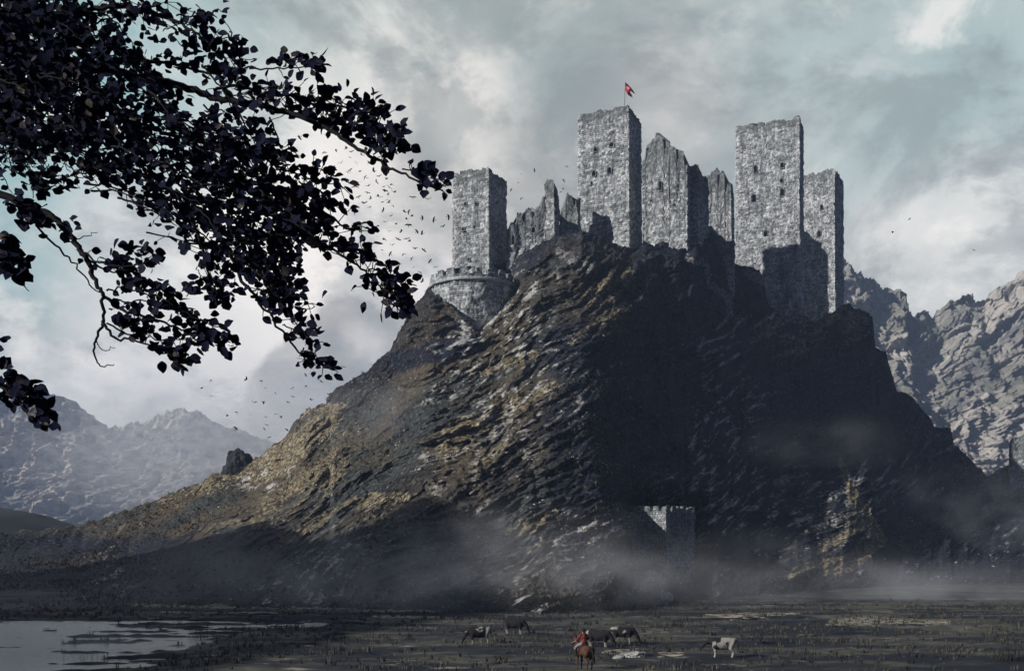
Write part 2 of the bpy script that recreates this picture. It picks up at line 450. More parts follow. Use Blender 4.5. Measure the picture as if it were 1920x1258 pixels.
    attr(o, 'rock', rock); attr(o, 'ochre', och * (1.4 + 1.3 * smooth(1400, 1480, U)) + 1.1 * smooth(.0, .45, sn(24, 2.0, 4, 210)) - .75 - 1.3 * shade_and_rock); attr(o, 'pale', pale)  # rock includes the painted shade, ochre the painted lit rib
    return o
hill = build_hill()

# ------------------------------------------------------------------ mountains and the dark hill
def relief(name, crest, foot_row, Y0, slope, amp, mat, seed, ax=(.76, 0, .62), n=(760, 400)):
    us = np.linspace(crest[0][0], crest[-1][0], n[0]); r = np.linspace(-.5, 1, n[1])
    U, R = np.meshgrid(us, r)
    cr = ip(U, crest); row = cr + (foot_row - cr) * np.clip(R, 0, 1)
    Y = Y0 - slope * np.clip(R, 0, 1)
    P = np.stack([(U - CU) / F * Y, Y, H + (HR - row) / F * Y], -1)
    back = R < 0
    P[..., 1] += np.where(back, -R * 900, 0); P[..., 2] += np.where(back, R * 2 * P[..., 2], 0)
    S = strata(P, ax, 4.0)
    k = 1.0 / amp
    wp = P + np.stack([fbm(P * k * .35, 3, seed + 2), 0 * U, fbm(P * k * .35, 3, seed + 3)], -1) * amp * .8
    S = strata(wp, ax, 7.0)
    cl = fbm(wp * k * np.array([1.1, 1.1, .17]), 6, seed + 9, gain=.58, ridged=True)
    bd = np.abs(fbm(S * k * .6, 6, seed + 5, gain=.62)) * 1.5 + .4 * (np.floor(fbm(S * k * .8, 4, seed + 6) * 5) / 5)
    d = fbm(P * k * .2, 4, seed) * amp * 1.8 + cl * amp * .85 + bd * amp * .85 + np.abs(fbm(S * k * 2.6, 4, seed + 30)) * amp * .5
    P[..., 1] -= np.where(back, 0, d)
    P[..., 2] += np.clip(1 - np.abs(R) * 4, 0, 1) * fbm(P * k * 1.6, 6, seed + 20, ridged=True) * amp * .40
    o = raw(name, P.reshape(-1, 3), gridfaces(*U.shape)[:, ::-1].copy(), mat)
    return tag(o, kind='structure')

relief('mountain', [(-900, 620), (-400, 700), (-100, 745), (0, 756), (60, 760), (100, 752), (140, 765), (185, 800), (205, 812), (240, 815), (300, 788), (340, 780), (375, 782), (400, 800), (430, 815), (480, 830), (540, 850), (700, 880), (900, 900)],
       1010, 1600, 200, 40, M['mt_l'], 317, ax=(.62, 0, .78))
relief('mountain', [(1300, 600), (1480, 520), (1560, 505), (1600, 528), (1625, 540), (1650, 556), (1664, 548), (1690, 562), (1700, 592), (1712, 604), (1735, 594), (1750, 602), (1775, 580), (1805, 568), (1840, 576), (1855, 560), (1875, 552), (1900, 530), (1930, 508), (2000, 470), (2300, 380), (2700, 420)],
       1000, 1000, 200, 24, M['mt_r'], 401, n=(860, 480))

def build_dark_hill():
    us = np.linspace(-500, 330, 160); r = np.linspace(-1, 1, 60)
    U, R = np.meshgrid(us, r)
    cr = ip(U, [(-500, 860), (-200, 905), (0, 944), (60, 955), (110, 972), (160, 990), (240, 1006), (330, 1015)])
    Y = 420 - R * 90
    z0 = (HR - cr) / F * 420 + H
    P = np.stack([(U - CU) / F * 420, Y, z0 * (1 - R * R) - 2], -1)
    P[..., 2] += fbm(P * .05, 5, 9) * 1.2
    return tag(raw('dark_hill', P.reshape(-1, 3), gridfaces(*U.shape), M['dark_hill']), kind='structure')
build_dark_hill()

def build_shade_ridge():
    """unseen hill added left of the frame to shade the left meadow, lower slope and tree"""
    x = np.linspace(-420, -48, 80); y = np.linspace(-260, 262, 110)
    X, Y = np.meshgrid(x, y)
    top = ip(Y, [(-260, 20), (-150, 70), (20, 76), (58, 92), (92, 92), (108, 74), (150, 72), (166, 58), (200, 0), (262, -4)])  # heights of the added hill set by where its shade should fall
    Z = top * np.exp(-((X + 170) / 42) ** 2) - 2.5
    P = np.stack([X, Y, Z], -1); P[..., 2] += fbm(P * .03, 5, 15) * 4
    return tag(raw('shade_hill', P.reshape(-1, 3), gridfaces(*X.shape), M['dark_hill']), kind='structure')
build_shade_ridge()

# ------------------------------------------------------------------ meadow and water
LAKE = [(1150, 640), (1162, 640), (1170, 610), (1178, 560), (1186, 470), (1195, 420), (1208, 370), (1222, 345), (1240, 305), (1258, 290), (1330, 200), (1700, -300)]
def meadow_z(x, y):
    y = np.maximum(y, 1.0)
    u = CU + F * x / y; r = HR + F * H / y
    p = np.stack([x, y, 0 * x], -1)
    ub = ip(r, LAKE) + fbm(p * np.array([.12, .4, 1]), 4, 8) * 70
    z = .34 + fbm(p * .10, 4, 2) * .28 + fbm(p * .6, 3, 4) * .14
    lake = smooth(40, -25, u - ub) * smooth(1160, 1166, r + fbm(p * .1, 3, 6) * 4)
    lake = lake * smooth(-900, -600, u)
    isl = fbm(p * np.array([.10, .55, 1]), 4, 44) + .35 * fbm(p * np.array([.5, 1.6, 1]), 3, 46)
    z = z * (1 - lake) + lake * (-.12 + .85 * isl - .20 * smooth(330, -50, u))
    for pu, pr, wu, wr in ((1410, 1166, 105, 3.2), (1470, 1163, 60, 2.5), (1765, 1186, 62, 3.0), (1330, 1171, 40, 1.5), (1720, 1178, 50, 1.3), (470, 1158, 120, 1.2), (1270, 1170, 40, 1.2), (640, 1173, 70, 1.8), (820, 1178, 60, 1.2), (1000, 1167, 60, 1.2), (1560, 1160, 70, 1.6), (1620, 1194, 60, 1.8), (560, 1216, 40, 2.0), (700, 1232, 46, 2.2), (480, 1246, 50, 2.6), (960, 1240, 34, 1.6), (1480, 1212, 50, 1.6), (640, 1196, 60, 1.6)):
        e = np.hypot((u - pu) / wu, (r - pr) / wr) + fbm(p * np.array([.2, .5, 1]), 3, 30) * .5
        z = z - smooth(1.1, .7, e) * .8
    return z

def build_meadow():
    def axis(a, b, step, lo, hi, g=1.22):
        c = list(np.arange(a, b, step)); s = step; v = c[-1]
        while v < hi: s *= g; v += s; c.append(min(v, hi))
        s = step; v = c[0]
        while v > lo: s *= g; v -= s; c.insert(0, max(v, lo))
        return np.array(c)
    xs = axis(-62, 66, .3, -3000, 3000); ys = axis(56, 150, .3, -400, 2300)
    X, Y = np.meshgrid(xs, ys)
    Z = meadow_z(X, Y)
    far = smooth(160, 260, Y) + smooth(80, 140, np.abs(X)); Z = np.where(far > 0, Z * (1 - np.clip(far, 0, 1)) + .2 * np.clip(far, 0, 1), Z)
    o = raw('meadow', np.stack([X, Y, Z], -1).reshape(-1, 3), gridfaces(*X.shape), M['meadow'])
    U = CU + F * X / np.maximum(Y, 1); R = HR + F * H / np.maximum(Y, 1)
    gr = np.zeros_like(U)
    for pts, wd in ((([1560, 1170], [1640, 1168], [1780, 1172]), (9, 12, 5)), (([1550, 1178], [1650, 1178]), (4, 4)), (([250, 1139], [600, 1141], [820, 1149]), (5, 8, 6)), (([300, 1152], [520, 1154]), (2, 3)),
                    (([1130, 1230], [1190, 1224]), (6, 10)), (([1240, 1236], [1280, 1232]), (10, 8)), (([560, 1180], [600, 1178]), (3, 2)), (([700, 1160], [850, 1165]), (4, 3)),
                    (([1320, 1160], [1400, 1158], [1500, 1155]), (4, 6, 3))):
        gr = np.maximum(gr, polymask(U, R, pts, wd))
    attr(o, 'gravel', gr)
    return tag(o, kind='structure')
build_meadow()
tag(raw('water', [(-140, 30, 0), (140, 30, 0), (140, 160, 0), (-140, 160, 0)], [(0, 1, 2, 3)], M['water'], sm=False), kind='structure')

# ------------------------------------------------------------------ masonry
def stones(s, z, seed, ch=.55, k0=1.0):
    """random rubble courses: returns value, joint closeness, relief"""
    zz = z / ch + .35 * np.sin(s * .7 + seed) * .3
    r = np.floor(zz).astype(np.int64); fz = zz - r
    wd = (.75 + .6 * hash01(r, 3, 0, seed)) * ch / .55
    ss = s / wd + hash01(r, 7, 0, seed) * 9
    k = np.floor(ss).astype(np.int64); fs = ss - k
    v = hash01(r, k, 5, seed); q = hash01(r, k, 9, seed)
    e = np.minimum(np.minimum(fz, 1 - fz) * ch, np.minimum(fs, 1 - fs) * wd)
    mort = 1 - smooth(.03, .17, e)
    rel = (q - .5) * .30 * (1 - mort) - .16 * mort
    return v, mort, rel

def masonry(name, ring, z0, top, parent, cell=.27, seed=1, flare=0.0, wins=(), moss=3.0, quoins=True, inner=1.4, hollow=True, rough=.55, lean=None, ch=.55, panels=0.0):
    ring = np.array(ring, float); n = len(ring)
    pts, nor, cor = [], [], []
    e_len = [np.linalg.norm(ring[(i + 1) % n] - ring[i]) for i in range(n)]
    for i in range(n):
        a, b = ring[i], ring[(i + 1) % n]; m = max(2, int(round(e_len[i] / cell)))
        t = (b - a) / e_len[i]; nn = np.array([t[1], -t[0]])
        for j in range(m):
            f = j / m; pts.append(a + (b - a) * f); nor.append(nn); cor.append(min(j, m - j) * e_len[i] / m if n <= 6 else 9)
    pts = np.array(pts); nor = np.array(nor); cor = np.array(cor); N_ = len(pts)
    nor = nor + .5 * (np.roll(nor, 1, 0) + np.roll(nor, -1, 0)); nor /= np.linalg.norm(nor, axis=1)[:, None]
    ds = np.linalg.norm(np.roll(pts, -1, 0) - pts, axis=1); s = np.concatenate([[0], np.cumsum(ds)[:-1]])
    edge = np.concatenate([[0], np.cumsum(e_len)])
    tz = np.array([top(a, p) for a, p in zip(s, pts)], float)
    tmax = tz.max(); nz = max(3, int((tmax - z0) / cell))
    J = np.linspace(0, 1, nz + 1)[:, None]
    Z = z0 + (tz[None, :] - z0) * J; S = np.repeat(s[None, :], nz + 1, 0)
    c = ring.mean(0)
    sc = 1 + flare * ((tmax - Z) / (tmax - z0)) ** 2
    X = c[0] + (pts[None, :, 0] - c[0]) * sc; Yy = c[1] + (pts[None, :, 1] - c[1]) * sc
    v, mo, rel = stones(S, Z, seed, ch)
    P = np.stack([X, Yy, Z], -1)
    low = fbm(P * .22, 4, seed) * rough + fbm(P * .9, 2, seed + 3) * .10
    d = rel + low
    if panels:
        pk = np.floor(S / 2.1 + .35 * np.sin(Z * .35)); d = d + (hash01(pk, np.floor(Z / 9 + hash01(pk, 2, 0, seed)), 0, seed) - .6) * panels
    d = d - .55 * np.exp(-cor[None, :] / .7) * smooth(.0, .5, fbm(np.stack([S * 0, Z * .55, S * 0 + seed], -1), 4, seed + 40)) * (cor[None, :] < 3)
    if not hollow and not quoins: low *= .6
    near_top = smooth(1.6, 0, tz[None, :] - Z) * (.35 if (not hollow and not quoins) else 1)
    d = d - near_top * (.10 + .5 * np.clip(fbm(P * .5, 2, seed + 8), 0, 1))
    vv = v * .8 + .2 * hash01(np.floor(S * 2.2), np.floor(Z * 3), 1, seed)
    for (e, off, zc, w, h) in wins:
        sc_ = edge[e] + off
        du = np.abs(S - sc_); dz = Z - zc
        arch = np.where(dz > h / 2 - w / 2, np.hypot(du, dz - (h / 2 - w / 2)) < w / 2, (du < w / 2) & (dz > -h / 2))
        d = np.where(arch, -1.7, d); mo = np.where(arch, 1, mo)  # opening is also coloured dark, as shade inside the recess
    P[..., 0] += nor[None, :, 0] * d; P[..., 1] += nor[None, :, 1] * d
    if lean is not None: P[..., 0] += lean * (Z - z0)
    V = [P.reshape(-1, 3)]; Fc = [gridfaces(nz + 1, N_, True)]
    va = [vv.ravel()]; moa = [mo.ravel()]
    q = np.where(cor < .75 + .4 * (hash01(np.floor(Z / .55), 2, 0, seed)), 1.0, 0.0) * (hash01(np.floor(Z / .55), 4, 1, seed) > .25) if quoins else np.zeros_like(Z)  # pale corner stones; the edge highlight is put into their colour
    qa = [(q * (1 - mo)).ravel()]
    ms = np.clip(smooth(moss, moss * .3, tz[None, :] - Z + fbm(P * .3, 3, seed + 2) * 2.0) * .8, 0, 1)
    msa = [ms.ravel()]
    base = (nz) * N_; cur = (nz + 1) * N_
    topring = P[-1]
    if hollow:
        cc = topring[:, :2].mean(0); dd = topring[:, :2] - cc; L = np.linalg.norm(dd, axis=1)[:, None]
        ir = np.concatenate([cc + dd * (1 - inner / np.maximum(L, inner * 1.5)), topring[:, 2:3]], 1)
        lo = ir.copy(); lo[:, 2] = tz.min() - 1.6
        V += [ir, lo]
        i = np.arange(N_); k = (i + 1) % N_
        Fc.append(np.stack([base + i, base + k, cur + k, cur + i], 1)); Fc.append(np.stack([cur + i, cur + k, cur + N_ + k, cur + N_ + i], 1))
        capb = cur + N_; va += [va[0][-N_:]] * 2; ext = 2
    else:
        capb = base; ext = 0
    i = np.arange(N_ // 2 - 1)
    Fc.append(np.stack([capb + i, capb + i + 1, capb + N_ - 2 - i, capb + N_ - 1 - i], 1))
    z_ = np.zeros(N_)
    o = raw(name, np.concatenate(V), np.concatenate(Fc), M['stone'], sm=False)
    attr(o, 'val', np.concatenate(va)); attr(o, 'mortar_and_shade', np.concatenate(moa + [z_] * ext)); attr(o, 'moss', np.concatenate(msa + [z_ + .8] * ext)); attr(o, 'quoin_light', np.concatenate(qa + [z_] * ext))
    if parent: put(o, parent)
    info = dict(edge=edge, ring=ring, c=c, tmax=tmax, z0=z0, flare=flare)
    return o, info

def window_frame(parent, info, e, off, zc, w, h):
    ring = info['ring']; a, b = ring[e], ring[(e + 1) % len(ring)]
    t = (b - a) / np.linalg.norm(b - a); nn = np.array([t[1], -t[0]])
    sc = 1 + info['flare'] * ((info['tmax'] - zc) / (info['tmax'] - info['z0'])) ** 2
    p = info['c'] + ((a + t * off) - info['c']) * sc
    prof = [(-w / 2, -h / 2)] + [(-w / 2 * math.cos(k), h / 2 - w / 2 + w / 2 * math.sin(k)) for k in np.linspace(0, math.pi, 9)] + [(w / 2, -h / 2)]
    V, Fc = [], []
    for (x, z) in prof:
        L = math.hypot(x, z) or 1; k = 1 + .15 / max(L, .3)
        for (m, d) in ((1, -.9), (1, .16), (k, .16), (k, -.3)):
            q = p + t * x * m + nn * d; V.append((q[0], q[1], zc + z * m))
    m = len(prof)
    for i in range(m):
        for j in range(4):
            i2 = (i + 1) % m
            Fc.append((i * 4 + j, i2 * 4 + j, i2 * 4 + (j + 1) % 4, i * 4 + (j + 1) % 4))
    o = raw('window', V, Fc, M['stone'], sm=False)
    attr(o, 'val', rng.random(len(V)) * .3 + .12)
    return put(o, parent)

def ragged(zt, amp=.9, step=1.3, seed=0, notch=()):
    def f(s, p):
        k = math.floor(s / step + .4 * math.sin(s * .9)); a = float(hash01(k, 1, 0, seed)); b = float(hash01(math.floor(s / .45), 2, 0, seed))
        z = zt - amp * (a * a) - .28 * b - 1.3 * max(0.0, float(noise(np.array([s * .17, seed * 1.7, 0.0]), seed)) - .05)
        for (n0, n1, d) in notch:
            if n0 < s < n1: z -= d
        return z
    return f

def box_ring(ul, uc, ur, Y, th, maxd=30, minw=0):
    """plan of a tower whose near corner is seen at uc, left edge at ul and right edge at ur"""
    t = math.radians(th); kl, kc, kr = [(x - CU) / F for x in (ul, uc, ur)]
    cx = kc * Y
    w = max((cx - kl * Y) / (math.cos(t) + kl * math.sin(t)), minw)
    d = min((kr * Y - cx) / (math.sin(t) - kr * math.cos(t)), maxd)
    c = np.array([cx, Y]); L = c + w * np.array([-math.cos(t), math.sin(t)]); R = c + d * np.array([math.sin(t), math.cos(t)]); B = L + (R - c)
    return [L, c, R, B], w, d          # edges: 0 front, 1 right flank, 2 back, 3 left

def zrow(r, Y): return H + (HR - r) / F * Y

def tower(name, label, ul, uc, ur, rt, rb, Y, th=24, seed=1, flare=.05, wins=(), maxd=30, amp=.9, minw=0, cat='tower', moss=3.0, notch=(), lean=None):
    ring, w, d = box_ring(ul, uc, ur, Y, th, maxd, minw)
    zb, zt = zrow(rb, Y), zrow(rt, Y)
    root = empty(name, (float(np.mean([p[0] for p in ring])), float(np.mean([p[1] for p in ring])), zb))
    tag(root, label, cat)
    wl = []
    for (u, r, pw, ph) in wins:
        off = w * (u - ul) / (uc - ul); wl.append((0, off, zrow(r, Y), .82 * pw * Y / F, .85 * ph * Y / F))
    _, info = masonry('wall', ring, zb, ragged(zt + .3, amp, seed=seed, notch=notch), root, seed=seed, flare=flare, wins=wl, moss=moss, lean=lean)
    for x in wl: window_frame(root, info, *x)
    return root, ring, info

tower('square_tower', 'pale square stone tower with flat ragged top rising behind the round battlemented bastion', 848, 917, 951, 312, 548, 252, seed=21, flare=.055,
      wins=((873, 376, 6, 9), (893, 379, 5, 8), (869, 423, 6, 8), (890, 422, 5, 9), (880, 482, 6, 8)), cat='tower')
flag_tower, fr, finfo = tower('keep_tower', 'tallest square stone tower, with the red flag flying from its top', 1083, 1180, 1211, 196, 520, 266, seed=33, flare=.04, maxd=11.5,
      wins=((1117, 270, 8, 10), (1147, 266, 11, 11), (1114, 315, 9, 13), (1143, 314, 10, 14), (1110, 333, 5, 9)), amp=.8)
tower('gate_tower', 'broad pale square tower with a split top and scattered dark windows, right of the ruins', 1379, 1500, 1517, 216, 690, 303, seed=45, flare=.05,
      wins=((1417, 305, 8, 18), (1467, 305, 8, 12), (1466, 334, 7, 9), (1414, 360, 11, 18), (1467, 356, 9, 16), (1436, 430, 8, 14)), notch=((8.6, 9.5, .9),), maxd=8)
tower('rear_tower', 'shorter square tower at the far right, half hidden behind the broad pale tower', 1485, 1566, 1584, 315, 780, 340, th=30, seed=57, flare=.075,
      wins=((1536, 434, 8, 14), (1541, 385, 7, 12)), maxd=14)

def ruin(name, label, ul, uc, ur, Y, th, prof, rb, seed, maxd=20, depth=None, flare=.02, wins=(), cat='ruin', moss=9.0, panels=.4):
    ring, w, d = box_ring(ul, uc, ur, Y, th, maxd)
    if depth: ring[2] = ring[1] + (ring[2] - ring[1]) * depth / d; ring[3] = ring[0] + (ring[2] - ring[1])
    zb = zrow(rb, Y)
    def top(s, p):
        u = CU + F * p[0] / p[1]
        r = float(ip(u, prof)) + 5 * (float(hash01(math.floor(s / .5), 3, 0, seed)) - .5) + 7 * (float(hash01(math.floor(s / 1.4), 5, 0, seed)) - .5)
        return max(zrow(r, p[1]), zb + .5)
    root = empty(name, (float(ring[1][0]), float(ring[1][1]), zb)); tag(root, label, cat)
    wl = [(0, w * (u - ul) / (uc - ul), zrow(r, Y), pw * Y / F, ph * Y / F) for (u, r, pw, ph) in wins]
    _, info = masonry('wall', ring, zb, top, root, seed=seed, flare=flare, wins=wl, moss=moss, hollow=False, rough=.5, quoins=False, panels=panels)
    for x in wl: window_frame(root, info, *x)
    return root

ruin('ruined_wall', 'broken pale curtain wall stepping up from the square tower to a thin pillar', 950, 1024, 1027, 253, 9,
     [(950, 434), (956, 432), (957, 418), (963, 419), (964, 429), (967, 428), (968, 402), (977, 400), (978, 411), (983, 411), (984, 392), (997, 390), (998, 404), (1003, 405), (1004, 394), (1010, 394), (1011, 384), (1016, 384), (1017, 373), (1030, 371)], 505, 61, depth=2.0, wins=((962, 447, 5, 18), (1000, 430, 7, 11)), panels=.7)
ruin('ruined_pillar', 'tall narrow rounded stub of masonry standing at the end of the broken curtain wall', 1020, 1040, 1047, 252, 24,
     [(1018, 352), (1022, 344), (1025, 340), (1034, 340), (1041, 344), (1044, 352), (1047, 362)], 500, 63, depth=3.0)
ruin('ruined_wall', 'low dark jagged wall between the narrow pillar and the flag tower', 1046, 1084, 1090, 263, 20,
     [(1046, 402), (1051, 403), (1052, 388), (1056, 388), (1057, 396), (1060, 396), (1061, 366), (1064, 364), (1065, 372), (1068, 373), (1069, 366), (1073, 368), (1074, 380), (1078, 380), (1079, 374), (1090, 374)], 500, 65, depth=2.5, panels=.8)
ruin('ruined_keep', 'largest crumbling ruin with a pointed broken top right behind the flag tower', 1204, 1262, 1268, 262, 24,
     [(1200, 300), (1210, 298), (1211, 277), (1221, 276), (1222, 264), (1229, 263), (1230, 254), (1243, 256), (1244, 281), (1249, 280), (1250, 267), (1257, 269), (1258, 297), (1263, 298), (1264, 283), (1268, 283)], 520, 67, depth=4, panels=.5, flare=.0, wins=((1238, 345, 6, 18),))
ruin('ruined_keep', 'lower jagged fragment of wall in the middle of the ruins between the two big towers', 1252, 1290, 1297, 258, 24,
     [(1250, 304), (1254, 303), (1255, 279), (1267, 274), (1268, 299), (1273, 300), (1274, 283), (1283, 284), (1284, 310), (1297, 315)], 520, 66, depth=3.5, panels=.5, flare=.0)
ruin('ruined_turret', 'dark stub of wall with a stepped flat top at the right end of the ruins', 1286, 1308, 1331, 260, 30,
     [(1284, 330), (1289, 330), (1290, 314), (1298, 314), (1299, 309), (1309, 310), (1310, 326), (1318, 327), (1319, 334), (1326, 335), (1327, 348), (1332, 352)], 520, 68, depth=9, panels=.4, flare=.0)
ruin('ruined_wall', 'low broken wall stepping down from the ruins towards the broad pale tower', 1294, 1376, 1384, 267, 20,
     [(1290, 404), (1306, 404), (1307, 418), (1318, 418), (1319, 428), (1336, 429), (1337, 441), (1352, 441), (1353, 453), (1384, 456)], 580, 95, depth=2.2, flare=.0)
ruin('ruined_gable', 'ragged leaning gable of rubble against the left side of the broad pale tower', 1318, 1372, 1392, 324, 22,
     [(1318, 354), (1324, 352), (1325, 331), (1333, 330), (1334, 318), (1345, 319), (1346, 341), (1351, 340), (1352, 325), (1358, 327), (1359, 358), (1364, 359), (1365, 347), (1374, 347), (1375, 364), (1392, 364)], 640, 69, depth=5, panels=.4)
ruin('ruined_outwork', 'dark tumbledown outwork at the foot of the far right tower', 1588, 1624, 1641, 300, 27,
     [(1585, 575), (1600, 582), (1606, 588), (1612, 580), (1618, 590), (1626, 586), (1632, 596), (1641, 598)], 690, 71, depth=7)
ruin('ruined_forework', 'low broken wall leaning on the base of the broad pale tower', 1384, 1424, 1446, 276, 24,
     [(1382, 508), (1394, 505), (1402, 512), (1414, 509), (1424, 514), (1434, 530), (1446, 552)], 650, 73, depth=5)
ruin('ruined_turret', 'small pale fragment of stone tower at the right edge, low on the far slope', 1893, 1945, 1960, 306, 24,
     [(1890, 838), (1898, 822), (1906, 826), (1914, 818), (1940, 815), (1960, 820)], 965, 75, depth=8)

# round bastion
def build_bastion():
    Y = 244.0; cx = (887 - CU) / F * Y; R = 79 / F * 241
    cy = Y - 1.0
    z_sc, z_top, zb = zrow(524, 234), zrow(501, 234), zrow(660, 234)
    root = empty('round_bastion', (cx, cy, zb)); tag(root, 'round stone bastion with a battlemented parapet in front of the leftmost tower', 'bastion')
    th = -np.linspace(0, 2 * math.pi, 60, endpoint=False)[::-1] + 0.0
    ring = [(cx + R * math.cos(a), cy + R * math.sin(a)) for a in th]
    masonry('wall', ring, zb, lambda s, p: z_sc, root, seed=81, flare=-.05, quoins=False, moss=.1, hollow=False)
    rr = [(cx + (R + .25) * math.cos(a), cy + (R + .25) * math.sin(a)) for a in th]
    V, Fc = [], []
    m = len(th)
    for a in th:
        for (dr, dz) in ((-.5, -.25), (.55, -.25), (.62, .1), (.45, .35), (-.5, .35)):
            V.append((cx + (R + dr) * math.cos(a), cy + (R + dr) * math.sin(a), z_sc + dz))
    for i in range(m):
        for j in range(5):
            Fc.append((i * 5 + j, (i + 1) % m * 5 + j, (i + 1) % m * 5 + (j + 1) % 5, i * 5 + (j + 1) % 5))
    o = raw('string_course', V, Fc, M['stone'], sm=False); attr(o, 'val', rng.random(len(V)) * .4 + .2); put(o, root)
    def top(s, p):
        k = (s + 1.0) % 3.45
        worn = .35 * float(hash01(math.floor((s + 1) / 3.45), 4, 0, 5)) + .2 * float(hash01(math.floor(s / .5), 8, 0, 5))
        return (z_top - worn) if k > 1.35 else z_top - 1.75
    masonry('parapet', rr, z_sc + .3, top, root, seed=83, quoins=False, moss=.6, inner=.9, rough=.12)
    for a, r in ((-2.35, 545), (-1.1, 540)):
        pass
    return root
build_bastion()

# battlemented tower low on the hill, in shadow
def build_lower_tower():
    p = hill_point(1248, 1095); Y = p[1] - 1
    ring, w, d = box_ring(1186, 1250, 1312, Y, 40, 9)
    zb, zt = zrow(1135, Y), zrow(946, Y)
    root = empty('gate_turret', (float(ring[1][0]), float(ring[1][1]), zb)); tag(root, 'shadowed square tower with a battlemented top low on the hill, mist round its foot', 'tower')
    def top(s, pp):
        k = (s + .3) % 1.6
        return zt - .25 * float(hash01(math.floor(s / 1.6), 1, 0, 3)) if k > .62 else zt - .95
    _, info = masonry('wall', ring, zb, top, root, cell=.14, ch=.34, seed=91, flare=.03, moss=.4, wins=((1, d * .35, zrow(1000, Y), .35, 1.1),), inner=.7)
    window_frame(root, info, 1, d * .35, zrow(1000, Y), .35, 1.1)
    ruin('ruined_wall', 'broken wall stepping down from the hillside to the shadowed lower tower', 1128, 1188, 1196, Y + 2.5, 20,
         [(1126, 925), (1140, 926), (1141, 936), (1152, 938), (1153, 950), (1166, 952), (1167, 962), (1180, 964), (1196, 972)], 1090, 93, depth=1.5)
build_lower_tower()

# ------------------------------------------------------------------ camera, render
cam = bpy.data.cameras.new('camera'); co = bpy.data.objects.new('camera', cam); C.objects.link(co)
co.location = (0, 0, H); co.rotation_euler = (math.pi / 2, 0, 0)
cam.sensor_width = 36; cam.lens = F / 1920 * 36; cam.shift_y = (HR - 629) / 1920; cam.clip_end = 20000
sc = bpy.context.scene; sc.camera = co
sc.view_settings.view_transform = 'Standard'; sc.view_settings.look = 'None'; sc.view_settings.gamma = 1; sc.view_settings.exposure = 0
sc.render.engine = 'CYCLES'
sc.cycles.use_denoising = True; sc.cycles.max_bounces = 5; sc.cycles.diffuse_bounces = 2; sc.cycles.volume_bounces = 1; sc.cycles.transparent_max_bounces = 8

# ------------------------------------------------------------------ haze
def build_haze():
    lo, hi = (-3100, -420, -3), (3100, 2400, 370)
    V = [(x, y, z) for x in (lo[0], hi[0]) for y in (lo[1], hi[1]) for z in (lo[2], hi[2])]
    Fc = [(0, 1, 3, 2), (4, 6, 7, 5), (0, 4, 5, 1), (2, 3, 7, 6), (0, 2, 6, 4), (1, 5, 7, 3)]
    m = bpy.data.materials.new('pale_haze'); m.use_nodes = True; t = m.node_tree; t.nodes.clear(); n = N(t)
    out = n('ShaderNodeOutputMaterial'); v = n('ShaderNodeVolumePrincipled')
    v.inputs['Color'].default_value = (.53, .69, 1.0, 1); v.inputs['Density'].default_value = .00021; v.inputs['Anisotropy'].default_value = .0
    t.links.new(v.outputs[0], out.inputs['Volume'])
    o = raw('haze', V, Fc, m, sm=False); tag(o, kind='stuff', label='pale haze hanging in the valley air', cat='haze')
build_haze()

# ------------------------------------------------------------------ mist
def mist_mat(name, dens, seed):
    m = bpy.data.materials.new(name); m.use_nodes = True; t = m.node_tree; t.nodes.clear(); n = N(t)
    out = n('ShaderNodeOutputMaterial'); v = n('ShaderNodeVolumePrincipled')
    o = n('ShaderNodeTexCoord').outputs['Object']
    g = n.vm('ADD', geo(n), (seed * 7.1, 0, seed * 3.3))
    f = n.ss(n.noise(n.vm('MULTIPLY', g, (1, 1, 1.5)), .10, 4, .6), .36, .72)
    fall = n.ss(n.vm('LENGTH', o), 1.0, .15)
    n.link(n.math('MULTIPLY', n.math('MULTIPLY', f, fall), dens), v.inputs['Density'])
    v.inputs['Color'].default_value = (.93, .94, .97, 1)
    t.links.new(v.outputs[0], out.inputs['Volume'])
    return m
def sphere_mesh(name, nu=20, nv=12):
    V = [(0, 0, -1)] + [(math.cos(a) * math.cos(b), math.sin(a) * math.cos(b), math.sin(b)) for b in np.linspace(-1.35, 1.35, nv) for a in np.linspace(0, 2 * math.pi, nu, endpoint=False)] + [(0, 0, 1)]
    Fc = [(0, 1 + (i + 1) % nu, 1 + i) for i in range(nu)]
    for j in range(nv - 1):
        for i in range(nu): Fc.append((1 + j * nu + i, 1 + j * nu + (i + 1) % nu, 1 + (j + 1) * nu + (i + 1) % nu, 1 + (j + 1) * nu + i))
    e = 1 + (nv - 1) * nu
    Fc += [(e + i, e + (i + 1) % nu, len(V) - 1) for i in range(nu)]
    return V, Fc
